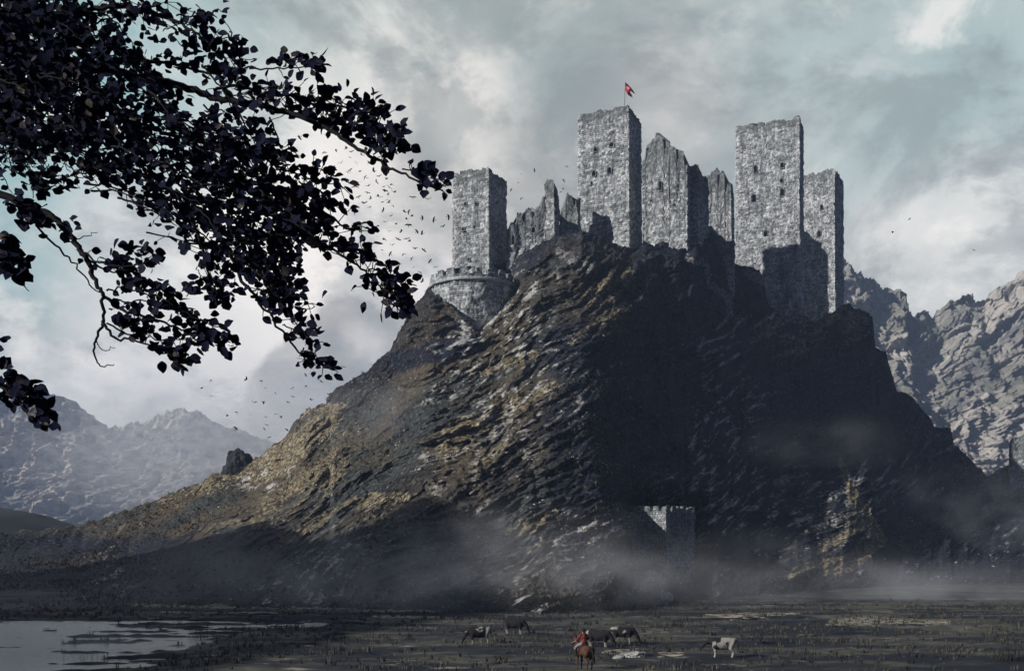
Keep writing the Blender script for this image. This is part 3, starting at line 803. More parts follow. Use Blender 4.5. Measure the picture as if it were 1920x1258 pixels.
for i, (u, r, Y, rx, ry, rz, k, lab) in enumerate((
        (800, 1100, 116, 36, 9, 6.0, .10, 'pale mist drifting over the foot of the hill behind the cows'),
        (960, 1060, 122, 28, 9, 10, .045, 'thin higher veil of mist above the foot of the hill'),
        (1150, 1095, 112, 24, 7, 4.5, .055, 'pale mist trailing past the foot of the shadowed lower tower'),
        (1350, 1070, 130, 40, 9, 7, .018, 'thin veil of mist in front of the shadowed slope'),
        (200, 1100, 118, 46, 12, 5.0, .026, 'grey mist bank beyond the water on the left'),
        (1720, 1120, 135, 46, 12, 6.5, .045, 'thin mist lying at the foot of the dark slope on the right'),
        (1545, 830, 205, 22, 9, 8, .016, 'faint wisp of mist on the dark upper slope'),
        (1840, 960, 250, 46, 14, 15, .012, 'mist hanging above the dark slope at the right edge'),
        (760, 775, 205, 38, 10, 9, .028, 'thin mist wisp on the sunlit left flank'),
        (520, 1040, 135, 34, 10, 8.5, .045, 'soft mist rising over the lower left slope'),
        (60, 1215, 74, 26, 9, 2.2, .050, 'low mist over the near water at the left'),
        (470, 845, 900, 260, 110, 90, .028, 'white mist veiling the left mountain behind the hill'))):
    V, Fc = sphere_mesh('mist')
    o = raw('mist', V, Fc, mist_mat('mist_vapour', k, i + 1)); p = W(u, r, Y); o.location = p; o.scale = (rx, ry, rz)
    tag(o, lab, 'mist', kind='stuff')

# ------------------------------------------------------------------ the tree in the foreground
def tube(V, Fc, pts, radii, n=6):
    pts = np.asarray(pts, float); b = len(V)
    for i, p in enumerate(pts):
        d = pts[min(i + 1, len(pts) - 1)] - pts[max(i - 1, 0)]; d = d / (np.linalg.norm(d) + 1e-9)
        a = np.cross(d, (0.1, 1, .05)); a /= np.linalg.norm(a) + 1e-9; c = np.cross(d, a)
        for k in range(n):
            w = 2 * math.pi * k / n; V.append(tuple(p + (a * math.cos(w) + c * math.sin(w)) * radii[i]))
    for i in range(len(pts) - 1):
        for k in range(n): Fc.append((b + i * n + k, b + i * n + (k + 1) % n, b + (i + 1) * n + (k + 1) % n, b + (i + 1) * n + k))
    Fc.append(tuple(b + (len(pts) - 1) * n + k for k in range(n)))

def spline(pts, m=8):
    pts = np.asarray(pts, float); out = []
    for i in range(len(pts) - 1):
        p0, p1, p2, p3 = pts[max(i - 1, 0)], pts[i], pts[i + 1], pts[min(i + 2, len(pts) - 1)]
        for t in np.linspace(0, 1, m, endpoint=False):
            out.append(.5 * ((2 * p1) + (-p0 + p2) * t + (2 * p0 - 5 * p1 + 4 * p2 - p3) * t * t + (-p0 + 3 * p1 - 3 * p2 + p3) * t ** 3))
    out.append(pts[-1]); return np.array(out)

def mat_leaf():
    m, n, b, _ = material('dark_copper_leaf', .85, .06)
    f = n.noise(objc(n), 30, 5, .7); t = at(n, 'tan')
    c = n.mix(f, (.0065, .0085, .023), (.010, .012, .031))
    c = n.mix(n.math('MULTIPLY', t, n.ss(f, .40, .60)), c, (.15, .12, .095))
    n.link(c, b.inputs['Base Color']); bump(n, b, f, .4, .01)
    return m
M['leaf'] = mat_leaf()

LEAFSHAPE = [(0, .01), (.10, .17), (.28, .31), (.48, .345), (.68, .29), (.86, .15), (1.0, .01)]
class Leaves:
    def __init__(s): s.V, s.F, s.T = [], [], []
    def add(s, p, d, nrm, L, wd):
        d = d / np.linalg.norm(d); side = np.cross(d, nrm); side /= np.linalg.norm(side) + 1e-9; nn = np.cross(side, d)
        b = len(s.V); fold = rng.uniform(.05, .55); curl = rng.uniform(-.5, .3); tw = rng.uniform(-.3, .3)
        t = rng.random() ** 14
        for (x, y) in LEAFSHAPE:
            base = p + d * x * L * (1 - .12 * abs(curl)) + nn * curl * L * x * x * .6
            jl, jr = rng.uniform(.84, 1.12, 2)
            s.V.append(base)
            s.V.append(base + side * y * wd * L * 1.15 * jl + nn * y * L * (fold + tw * x)); s.V.append(base - side * y * wd * L * 1.15 * jr + nn * y * L * (fold - tw * x))
            s.T += [t, t, t]
        for i in range(6):
            a = b + i * 3; e = a + 3
            s.F.append((a, a + 1, e + 1, e)); s.F.append((a, e, e + 2, a + 2))

def build_tree():
    root = empty('beech_tree', (-4.6, 5.4, -.2)); tag(root, 'dark leafy beech with drooping branches overhanging the view at the left', 'tree')
    V, Fc = [], []
    tr = [np.array(p) for p in ((-4.6, 5.4, -.6), (-4.65, 5.4, 3), (-4.5, 5.35, 7), (-4.55, 5.4, 10), (-4.3, 5.5, 13))]
    tube(V, Fc, spline(tr, 6), np.linspace(.34, .12, 25), 14)
    put(raw('trunk', V, Fc, M['bark']), root)
    bV, bF = [], []
    lv = Leaves()
    def P(u, r, dep): return W(u, r, dep)
    def cluster(p, k, sp, size=.053, droop=.25):
        for _ in range(k):
            q = p + rng.normal(size=3) * np.array([sp, sp * .9, sp * .8])
            d = np.array([.75, -.1, -droop]) + rng.normal(size=3) * .75
            lv.add(q, d, np.array([rng.normal() * .55, -1 + rng.normal() * .55, .35 + rng.normal() * .55]), size * rng.uniform(.62, 1.18), rng.uniform(.80, 1.15))
    def twig(pts, dep, r0=.010, r1=.003, leaves=0, sp=.035, size=.053, side=0.0, wob=.004):
        """pts in frame pixels; leaves per 100 px"""
        d0 = dep if np.ndim(dep) else (dep, dep + rng.uniform(-.25, .25))
        q = np.array([P(u, r, d0[0] + (d0[1] - d0[0]) * i / (len(pts) - 1)) for i, (u, r) in enumerate(pts)])
        q = spline(q, 6); q[1:-1] += rng.normal(size=(len(q) - 2, 3)) * wob
        tube(bV, bF, q, np.linspace(r0, r1, len(q)), 5)
        Ls = np.linalg.norm(np.diff(q, axis=0), axis=1); cum = np.concatenate([[0], np.cumsum(Ls)]); tot = cum[-1]
        k = int(leaves * tot * F / d0[0] / 100)
        for _ in range(k):
            t = rng.random() ** .8 * tot; i = min(np.searchsorted(cum, t), len(q) - 1)
            p = q[i] + rng.normal(size=3) * sp + np.array([0, 0, side]) * rng.random()
            e = q[i]
            dirn = p - e + np.array([.03, 0, -.008])
            lv.add(p, dirn + rng.normal(size=3) * .03, np.array([rng.normal() * .5, -1 + rng.normal() * .5, .3 + rng.normal() * .5]), size * rng.uniform(.62, 1.15), rng.uniform(.80, 1.15))
            if rng.random() < .6: tube(bV, bF, [e, (e + p) / 2 + rng.normal(size=3) * .004, p], [.0028, .0022, .0018], 4)
        return q
    # limbs from the trunk to the edge of the view
    for (z, u, r, dp) in ((9.6, -40, 60, 5.6), (9.2, -60, 220, 5.3), (8.6, -40, 352, 5.0), (8.2, -60, 455, 4.9), (7.6, -60, 690, 4.8)):
        e = P(u, r, dp); a = np.array([-4.55, 5.4, z - .3])
        tube(bV, bF, spline([a, a * .5 + e * .5 + np.array([0, 0, .12]), e], 8), np.linspace(.07, .022, 17), 8)
    # main boughs, traced
    twig([(-40, 60), (60, 40), (150, 22), (235, 12), (330, 42), (370, 66), (400, 92), (425, 112)], (5.6, 5.2), .018, .003, 16, .035)
    twig([(150, 22), (200, 30), (235, 62), (258, 96)], 5.4, .006, .002, 4, .03)
    twig([(330, 30), (380, 30), (410, 18)], 5.3, .005, .002, 26, .03)
    twig([(150, 60), (190, 40), (250, 25), (310, 5)], 5.4, .006, .002, 26, .04)
    twig([(-60, 220), (60, 170), (170, 130), (290, 152), (350, 164), (400, 184), (455, 190), (520, 206), (600, 236), (645, 262), (700, 296), (745, 320), (790, 341), (836, 350)], (5.3, 4.7), .026, .003, 0)
    twig([(250, 110), (330, 120), (390, 138), (432, 130), (500, 130), (560, 126), (606, 125)], (5.3, 5.0), .009, .002, 9, .022, side=.05)
    twig([(430, 60), (440, 90), (455, 120)], 5.1, .004, .002, 22, .03)
    twig([(520, 118), (550, 112), (590, 122)], 5.0, .004, .002, 22, .018)
    twig([(400, 170), (440, 160), (500, 176), (560, 180), (620, 200), (690, 208), (708, 240)], 5.0, .009, .003, 46, .040)
    twig([(470, 190), (540, 210), (600, 225), (660, 240), (705, 262), (745, 290)], 4.95, .008, .003, 46, .045, side=.05)
    twig([(640, 240), (690, 225), (700, 205)], 4.9, .004, .002, 40, .03)
    twig([(700, 290), (735, 265), (748, 250)], 4.85, .004, .002, 42, .03)
    twig([(755, 318), (790, 322), (835, 345)], 4.75, .004, .002, 26, .018)
    twig([(780, 338), (795, 350), (830, 356)], 4.75, .003, .002, 14, .012)
    twig([(440, 180), (500, 165), (540, 162)], 5.0, .004, .002, 14, .03)
    twig([(300, 250), (400, 270), (465, 286), (520, 310), (565, 330), (600, 342), (636, 345)], 5.0, .010, .002, 18, .03)
    twig([(480, 270), (520, 285), (552, 285)], 5.0, .004, .002, 22, .022)
    twig([(560, 318), (595, 315), (630, 343)], 4.95, .004, .002, 26, .02)
    twig([(360, 250), (480, 330), (560, 382), (610, 402), (650, 428), (678, 424)], 5.0, .012, .003, 34, .05)
    twig([(560, 340), (600, 360), (628, 372)], 4.95, .005, .002, 34, .03)
    twig([(460, 350), (520, 405), (560, 432), (600, 452), (645, 484), (690, 512), (722, 552), (748, 582)], (5.0, 4.8), .011, .003, 26, .035, side=.05)
    twig([(690, 505), (730, 512), (765, 540)], 4.8, .004, .002, 40, .028)
    twig([(720, 540), (745, 560), (750, 575)], 4.8, .004, .002, 40, .022)
    twig([(640, 470), (672, 475), (690, 470)], 4.85, .004, .002, 30, .025)
    twig([(360, 380), (420, 460), (450, 520), (480, 560), (530, 620), (572, 676), (582, 684)], 4.9, .012, .003, 3, .02)
    twig([(430, 470), (490, 520), (520, 560), (550, 600), (585, 640)], 4.85, .007, .002, 20, .028)
    for a, b_, k in (((500, 540), (590, 575), 20), ((530, 610), (590, 640), 24), ((560, 660), (605, 686), 40), ((470, 545), (520, 548), 40), ((440, 500), (540, 490), 44), ((480, 450), (540, 450), 46), ((520, 500), (548, 555), 20)):
        twig([a, ((a[0] + b_[0]) / 2, (a[1] + b_[1]) / 2 - 5), b_], 4.85, .004, .0018, k, .026)
    twig([(330, 360), (370, 440), (390, 510), (405, 545), (422, 580)], 4.9, .010, .002, 9, .03)
    twig([(395, 525), (412, 555), (430, 562)], 4.9, .003, .0015, 46, .02)
    twig([(370, 500), (385, 525), (440, 535)], 4.9, .003, .0015, 16, .03)
    # lower bare bough with its loops
    twig([(-40, 352), (45, 384), (95, 405), (125, 434), (150, 466), (166, 492), (177, 522), (192, 552), (232, 582), (290, 598), (350, 620), (432, 642)], (5.0, 4.7), .021, .003, 2, .02)
    twig([(70, 425), (110, 466), (140, 496), (165, 530), (186, 548)], 4.75, .006, .003, 0)
    twig([(192, 552), (193, 602), (181, 630), (178, 662), (188, 686), (214, 683)], 4.7, .009, .002, 0)
    twig([(180, 640), (195, 655), (216, 652)], 4.7, .003, .0015, 0)
    twig([(192, 602), (214, 632), (260, 640), (320, 665), (355, 676)], 4.7, .008, .002, 6, .02)
    twig([(160, 480), (200, 508), (250, 506), (285, 480)], 4.75, .006, .002, 10, .02)
    twig([(150, 466), (185, 490), (230, 500), (280, 490)], 4.75, .006, .002, 4, .02)
    twig([(120, 455), (150, 447), (183, 436)], 4.75, .004, .0015, 0)
    twig([(195, 560), (240, 565), (280, 562), (330, 570)], 4.72, .005, .002, 6, .02)
    twig([(200, 545), (235, 540), (290, 555), (360, 592), (400, 612)], 4.72, .005, .002, 10, .025)
    twig([(200, 606), (240, 626), (290, 636), (360, 636), (415, 640)], 4.72, .005, .002, 14, .02)
    for c in ((215, 482, 5), (235, 472, 11), (262, 470, 11), (275, 492, 9), (232, 500, 8), (255, 520, 10), (240, 535, 8), (282, 545, 9), (300, 560, 11), (312, 545, 8), (340, 538, 6), (318, 560, 9), (340, 585, 10), (355, 600, 10), (225, 600, 10), (245, 606, 10), (235, 590, 8), (270, 620, 5), (300, 640, 8), (330, 662, 9), (350, 672, 8), (340, 630, 8), (370, 618, 11), (380, 636, 11), (400, 640, 9), (418, 632, 6), (430, 645, 4), (318, 650, 6), (378, 545, 6), (392, 550, 4), (135, 410, 5), (112, 420, 6), (55, 395, 16), (35, 390, 14), (75, 408, 14), (65, 422, 12), (25, 372, 8), (405, 560, 6), (308, 605, 3)):
        cluster(P(c[0], c[1], 4.72), c[2] + 1, .027, .053)
    # left edge sprays
    twig([(-60, 455), (0, 492), (30, 522), (55, 546)], 4.9, .008, .002, 4, .02)
    for c in ((8, 470, 10), (22, 480, 10), (28, 500, 9), (10, 500, 9), (35, 515, 7), (0, 445, 10)): cluster(P(c[0], c[1], 4.9), c[2], .024, .075)
    twig([(-60, 690), (0, 722), (30, 750), (62, 786)], 4.8, .008, .002, 6, .02)
    for c in ((5, 705, 7), (18, 700, 4), (22, 725, 6), (42, 725, 6), (62, 725, 6), (72, 745, 6), (40, 750, 5), (75, 770, 7), (85, 785, 6), (70, 785, 6), (5, 735, 6), (58, 745, 5)): cluster(P(c[0], c[1], 4.8), c[2], .02, .068)
    cluster(P(-4, 648, 4.8), 4, .02)
    twig([(20, 280), (55, 320), (62, 345), (62, 372)], 5.0, .004, .002, 0)
    twig([(60, 355), (95, 350), (125, 328)], 5.0, .004, .0015, 14, .02); twig([(90, 352), (95, 330), (93, 315)], 5.0, .003, .0015, 20, .01)
    cluster(P(62, 340, 5.0), 9, .03); cluster(P(75, 350, 5.0), 6, .03)
    # the dense mass
    poly = [(-30, -60), (135, -60), (160, 30), (172, 66), (236, 72), (246, 102), (280, 112), (300, 150), (345, 185), (365, 210), (420, 212), (462, 222), (482, 242), (520, 250), (530, 282), (545, 310), (566, 345), (590, 395), (612, 425), (585, 450), (556, 470), (544, 500), (536, 540), (510, 535), (480, 500), (448, 490), (420, 505), (396, 500), (360, 468), (340, 440), (304, 400), (262, 376), (205, 340), (150, 312), (100, 300), (62, 282), (20, 292), (-30, 350)]
    def inside(x, y):
        c = False; j = len(poly) - 1
        for i in range(len(poly)):
            (xi, yi), (xj, yj) = poly[i], poly[j]
            if (yi > y) != (yj > y) and x < (xj - xi) * (y - yi) / (yj - yi) + xi: c = not c
            j = i
        return c
    seeds = []
    while len(seeds) < 830:
        u, r = rng.uniform(-30, 620), rng.uniform(-60, 545)
        if not inside(u, r): continue
        gap = float(noise(np.array([u / 38.0, r / 30.0, 2.0]), 5)) + .15 * (smooth(330, 200, u + r) )
        if gap < -.22: continue
        dep = 4.9 + rng.uniform(-.35, 1.5); seeds.append((u, r, dep))
        cluster(P(u, r, dep), int(rng.integers(3, 7)), .042, .051)
    k_ = 0
    while k_ < 230:
        u, r = rng.uniform(-30, 380), rng.uniform(-60, 300)
        if not inside(u, r) or u * .55 + r > 330: continue
        cluster(P(u, r, 5.0 + rng.uniform(-.2, 1.2)), int(rng.integers(4, 7)), .05, .060); k_ += 1
    for _ in range(300):
        u, r, dep = seeds[rng.integers(len(seeds))]
        L = rng.uniform(50, 130); a = rng.normal(.55, .35)
        u2, r2 = u - L * math.cos(a), r - L * math.sin(a)
        twig([(u2, r2), ((u + u2) / 2, (r + r2) / 2 - 6), (u, r)], dep, .006, .002, 3, .03)
    for _ in range(60):       # bare twigs showing at the lower edge of the mass
        u = rng.uniform(0, 160); r = rng.uniform(255, 330); L = rng.uniform(20, 60); a = rng.normal(.4, .8)
        twig([(u, r), (u + L * .5 * math.cos(a), r + L * .5 * math.sin(a) + 4), (u + L * math.cos(a), r + L * math.sin(a))], 5.0, .003, .0012, 2, .02)
    for q, k in (((355, 80), 9), ((385, 60), 10), ((372, 100), 8), ((405, 80), 7), ((375, 40), 8), ((330, 120), 14), ((300, 60), 10), ((275, 60), 8), ((420, 90), 6), ((390, 120), 7), ((440, 110), 8), ((300, 30), 9), ((220, 15), 10), ((190, 55), 3), ((445, 62), 4), ((275, 140), 8), ((420, 145), 10), ((450, 155), 16), ((350, 90), 6)):
        cluster(P(q[0], q[1], 5.2), k, .034)
    put(raw('branches', bV, bF, M['bark']), root)
    o = raw('crown', np.array(lv.V), np.array(lv.F), M['leaf']); attr(o, 'tan', lv.T); put(o, root)
build_tree()

# ------------------------------------------------------------------ flag
def build_flag():
    Y = 267.0; b = W(1171, 196, Y)
    root = empty('flag', tuple(b)); tag(root, 'small red swallow tailed flag with a white emblem flying from the tallest tower', 'flag')
    V, Fc = [], []; tube(V, Fc, [b + np.array([0, 0, -1.5]), W(1171.6, 175, Y), W(1172.5, 154, Y)], [.085, .07, .05], 8)
    put(raw('pole', V, Fc, M['flagpole']), root)
    # cloth as a bent sheet with thickness: u along the fly, v down the hoist
    top = [(1172.6, 155), (1178, 159.5), (1183.5, 165), (1187.5, 171), (1191, 176.5)]
    mid = [(1172.4, 162.5), (1176.5, 167), (1180, 171), (1182, 172.5), (1183, 173)]
    bot = [(1172.3, 170), (1174.5, 174), (1177.5, 178.5), (1182, 181.5), (1186.5, 184)]
    P = []
    for t in np.linspace(0, 1, 12):
        x = t * 4; i = min(int(x), 3); f = x - i
        g = lambda L: np.array(L[i]) * (1 - f) + np.array(L[i + 1]) * f
        a, m_, c = g(top), g(mid), g(bot); sp = max(0, (t - .6) / .4)
        for j, w in enumerate((0, .25, .5, .5, .75, 1)):
            q = a * (1 - 2 * w) + m_ * 2 * w if j < 3 else m_ * (2 - 2 * w) + c * (2 * w - 1)
            if j == 2: q = q + np.array([1.0, -2.0]) * sp
            if j == 3: q = q + np.array([-.5, 3.0]) * sp
            P.append(W(q[0], q[1], Y + .35 * math.sin(t * 7 + j * .5)))
    P = np.array(P); Fq = [(i * 6 + j, i * 6 + j + 1, (i + 1) * 6 + j + 1, (i + 1) * 6 + j) for i in range(11) for j in (0, 1, 3, 4)] + [(i * 6 + 2, i * 6 + 3, (i + 1) * 6 + 3, (i + 1) * 6 + 2) for i in range(7)]
    o = raw('cloth', P, Fq, M['red_cloth']); md = o.modifiers.new('thickness', 'SOLIDIFY'); md.thickness = .03; md.offset = 0; put(o, root)
    E = [(0, -3.4), (.8, -2.8), (.7, -1.8), (1.9, -3.0), (2.9, -2.4), (2.6, -.6), (1.6, .4), (.9, .6), (1.3, 2.2), (.4, 1.6), (0, 2.8), (-.4, 1.6), (-1.3, 2.2), (-.9, .6), (-1.6, .4), (-2.6, -.6), (-2.9, -2.4), (-1.9, -3.0), (-.7, -1.8), (-.8, -2.8)]
    V = [W(1177.2 + x * .85 + y * .1, 166.5 + y * 1.0 + x * .55, Y - .55 - dy) for dy in (0, .03) for x, y in E]
    k = len(E); Fq = [tuple(range(k)), tuple(range(2 * k - 1, k - 1, -1))] + [(i, (i + 1) % k, k + (i + 1) % k, k + i) for i in range(k)]
    put(raw('emblem', V, Fq, M['white_cloth'], sm=False), root)
M['flagpole'] = plain('grey_wood_pole', (.12, .12, .12), .3, 3); M['red_cloth'] = plain('faded_red_cloth', (.50, .035, .06), .25, 1.5); M['white_cloth'] = plain('white_cloth', (.78, .74, .70), .1, 3)
build_flag()

# ------------------------------------------------------------------ birds
def bird_mesh(name, lift, bend, sweep):
    V, Fc = [], []
    tube(V, Fc, [(-.5, 0, 0), (-.42, 0, .0), (-.2, 0, .02), (.05, 0, .03), (.22, 0, .04), (.30, 0, .05), (.36, 0, .045), (.42, 0, .03)], [.03, .035, .075, .10, .075, .055, .05, .012], 7)
    for sg in (-1, 1):
        pr = [(0.20, -.22, .05, .04), (.28, -.22, .30, lift * .30), (.20 - sweep * .3, -.22 - sweep * .5, .62, lift * .62 - bend * .3), (-.08 - sweep * .5, -.16 - sweep * .5, 1.0, lift - bend)]
        b = len(V)
        for (xf, xb, y, z) in pr:
            for dz in (.012, -.012): V.append((xf, sg * y, z + dz)); V.append((xb, sg * y, z + dz))
        for i in range(3):
            a, e = b + i * 4, b + i * 4 + 4
            Fc += [(a, a + 1, e + 1, e), (a + 2, e + 2, e + 3, a + 3), (a, e, e + 2, a + 2), (a + 1, a + 3, e + 3, e + 1)]
        Fc.append((b + 12, b + 13, b + 15, b + 14))
    b = len(V)
    for dz in (.012, -.012): V += [(-.42, -.05, dz), (-.42, .05, dz), (-.66, .15, dz), (-.70, 0, dz), (-.66, -.15, dz)]
    Fc += [tuple(b + i for i in range(5)), tuple(b + 9 - i for i in range(5))] + [(b + i, b + (i + 1) % 5, b + 5 + (i + 1) % 5, b + 5 + i) for i in range(5)]
    return V, Fc
Z4 = [(573,742),(625,706),(688,693),(748,686),(778,704),(833,722),(765,735),(717,769),(806,769),(876,769),(628,748),(636,806),(768,808),(757,822),(824,815),(900,812),(932,842),(975,852),(850,848),(864,853),(730,862),(757,874),(813,876),(870,896),(795,897),(915,874),(1004,886),(990,904),(958,902),(966,921),(960,926),(1016,931),(869,935),(980,945),(925,955),(940,957),(815,960),(884,967),(978,973),(948,987),(985,990),(1007,1005),(840,992),(850,992),(878,1016),(955,1031),(1119,960),(1205,972),(1072,1039),(1096,1040),(1000,1062),(1115,1066),(1085,1083),(1175,1076),(1238,1087),(966,1098),(1028,1105),(1098,1115),(927,1120),(894,1132),(918,1143),(987,1150),(1056,1150),(1145,1151),(1173,1165),(960,1192),(1038,1195),(1087,1192),(1101,1200),(930,1222),(1005,1228),(1133,1245),(697,901),(726,910),(752,983),(728,990),(698,1000),(408,652),(482,620),(431,760),(525,872),(1290,1125),(1322,1067)]
Z6 = [(755,243),(798,262),(866,264),(908,285),(798,298),(1001,300),(716,268),(748,318),(778,325),(845,320),(918,332),(953,358),(1030,331),(963,402),(970,243),(925,237)]
Z6b = [(60,906),(133,912),(157,949),(208,977),(298,995),(296,952),(148,1020),(102,1026),(272,1024),(365,943),(395,881),(365,884),(445,919),(520,880),(558,842),(697,826),(462,1002),(482,982),(484,1017),(394,1012),(8,1073),(212,1085),(238,1094),(160,1100),(166,1139),(150,1156),(8,1158),(175,1202),(265,1161),(325,1120),(345,1087)]
Z5 = [(245,233),(123,327),(310,380),(250,427),(458,672),(570,848)]
Z1 = [(482,512),(497,470),(559,453),(712,434),(696,498),(498,583),(448,546),(695,537),(680,555),(733,575)]
def build_birds():
    protos = []
    for k, a in enumerate(((.55, .30, .3), (.18, .10, .15), (-.25, .10, .25), (.9, .55, .2))):
        me = raw('bird', *bird_mesh('bird', *a), M['bird'], sm=False); protos.append(me.data)
        bpy.data.objects.remove(me)
    def flock(pts, label, group, Y, span, solo=None):
        for i, (u, r) in enumerate(pts):
            o = bpy.data.objects.new('bird', protos[int(rng.integers(4))]); C.objects.link(o)
            yy = Y * rng.uniform(.88, 1.12)
            o.location = W(u, r, yy); o.scale = (span / 2 * yy / Y * rng.uniform(.75, 1.15),) * 3
            o.rotation_euler = (rng.normal(0, .45), rng.normal(0, .3), rng.uniform(0, 6.28))
            tag(o, solo[i] if solo else label, 'bird', group)
    flock([(400 + x / 2.996, 50 + y / 2.996) for x, y in Z4] + [(440 + x / 2.735, 380 + y / 2.735) for x, y in Z6], 'tiny dark bird of the dense flock wheeling in the sky left of the leftmost tower', 'birds of the dense flock left of the castle', 150, 1.05)
    flock([(440 + x / 2.735, 380 + y / 2.735) for x, y in Z6b] + [(360 + x / 6.857, 680 + y / 6.857) for x, y in Z5], 'tiny dark bird of the loose flock low above the left slope of the hill', 'birds of the loose flock over the left slope', 150, .92)
    flock([(780 + x / 2.516, 140 + y / 2.516) for x, y in Z1], 'tiny dark bird in the sky between the leftmost tower and the flag tower', 'birds between the two left towers', 190, .95)
    flock([(1560 + x / 5.333, 350 + y / 5.333) for x, y in ((778, 325), (607, 450), (1422, 636))], '', 'lone birds over the right mountain', 150, 1.0,
          ('upper of the two lone birds in the sky right of the rear tower', 'lower of the two lone birds in the sky right of the rear tower', 'lone bird near the right edge in a pale cloud above the mountain'))
build_birds()

# ------------------------------------------------------------------ animals and the rider
def capsules(V, Fc, chain, n=12, m=4):
    """chain: points with radii (x, y, z, r); balls at the joints and cones between them"""
    for k in range(len(chain) - 1):
        a, b = np.array(chain[k][:3], float), np.array(chain[k + 1][:3], float); ra, rb = chain[k][3], chain[k + 1][3]
        d = b - a; L = np.linalg.norm(d); d = d / (L + 1e-9)
        e = np.cross(d, (.3, .2, 1) if abs(d[2]) < .9 else (1, .1, 0)); e /= np.linalg.norm(e); f = np.cross(d, e)
        prof = [(-math.cos(t) * ra, math.sin(t) * ra, 0) for t in np.linspace(.12, math.pi / 2, m)] + [(math.sin(t) * rb, math.cos(t) * rb, 1) for t in np.linspace(0, math.pi / 2 - .12, m)]
        o = len(V)
        for (ax, r, w) in prof:
            c = (b if w else a) + d * ax
            for q in range(n): V.append(tuple(c + (e * math.cos(2 * math.pi * q / n) + f * math.sin(2 * math.pi * q / n)) * r))
        P = len(prof)
        for i in range(P - 1):
            for q in range(n): Fc.append((o + i * n + q, o + i * n + (q + 1) % n, o + (i + 1) * n + (q + 1) % n, o + (i + 1) * n + q))
        Fc.append(tuple(o + q for q in reversed(range(n)))); Fc.append(tuple(o + (P - 1) * n + q for q in range(n)))

def body(name, chains, voxel, mat, sm=6):
    V, Fc = [], []
    for c in chains: capsules(V, Fc, c)
    o = raw(name, V, Fc, mat)
    r = o.modifiers.new('remesh', 'REMESH'); r.mode = 'VOXEL'; r.voxel_size = voxel; r.use_smooth_shade = True
    if sm: q = o.modifiers.new('smooth', 'SMOOTH'); q.iterations = sm; q.factor = .5
    dg = bpy.context.evaluated_depsgraph_get(); me = bpy.data.meshes.new_from_object(o.evaluated_get(dg)); me.name = name
    o.modifiers.clear(); old = o.data; o.data = me; bpy.data.meshes.remove(old)
    if not me.materials: me.materials.append(mat)
    return o

def both(ch): return [[(x, s_ * y, z, r) for x, y, z, r in ch] for s_ in (1, -1)]

def cow_chains(head):
    c = [[(-.78, 0, 1.10, .24), (-.5, 0, 1.02, .35), (0, 0, .93, .40), (.40, 0, .97, .37), (.66, 0, 1.06, .26)], [(-.2, 0, .83, .33), (.45, 0, .82, .30)], [(-.5, 0, .66, .12), (-.36, 0, .64, .13)], [(-.8, 0, 1.2, .12), (.5, 0, 1.24, .13)]]
    c += both([(-.72, .16, 1.10, .18), (-.62, .19, .88, .20), (-.56, .19, .62, .13), (-.74, .18, .42, .07), (-.70, .18, .10, .052), (-.66, .18, .04, .065)])
    c += both([(.46, .17, .88, .17), (.48, .18, .55, .10), (.46, .17, .36, .065), (.47, .17, .10, .052), (.50, .17, .04, .065)])
    if head == 'graze':
        c += [[(.60, 0, 1.10, .25), (.92, 0, .86, .18), (1.10, 0, .56, .14)], [(1.10, 0, .56, .135), (1.18, 0, .36, .105), (1.24, 0, .17, .075), (1.25, 0, .10, .07)]]
        c += both([(1.08, .10, .60, .035), (1.02, .20, .60, .05), (1.0, .30, .57, .02)]); c += both([(1.02, .06, .66, .03), (1.0, .12, .74, .022), (1.02, .14, .80, .01)])
    else:
        c += [[(.60, 0, 1.12, .25), (.90, 0, 1.02, .18), (1.10, 0, .98, .14)], [(1.10, 0, .99, .14), (1.26, 0, .80, .11), (1.38, 0, .62, .08), (1.40, 0, .57, .072)]]
        c += both([(1.05, .11, 1.04, .035), (1.02, .22, 1.03, .05), (1.0, .32, .98, .02)]); c += both([(1.08, .06, 1.10, .03), (1.08, .13, 1.18, .022), (1.12, .15, 1.24, .01)])
    return c
TAIL = [(-1.0, 0, 1.22, .035), (-1.06, 0, 1.0, .026), (-1.05, .03, .66, .02), (-1.04, .03, .50, .045), (-1.04, .03, .38, .02)]

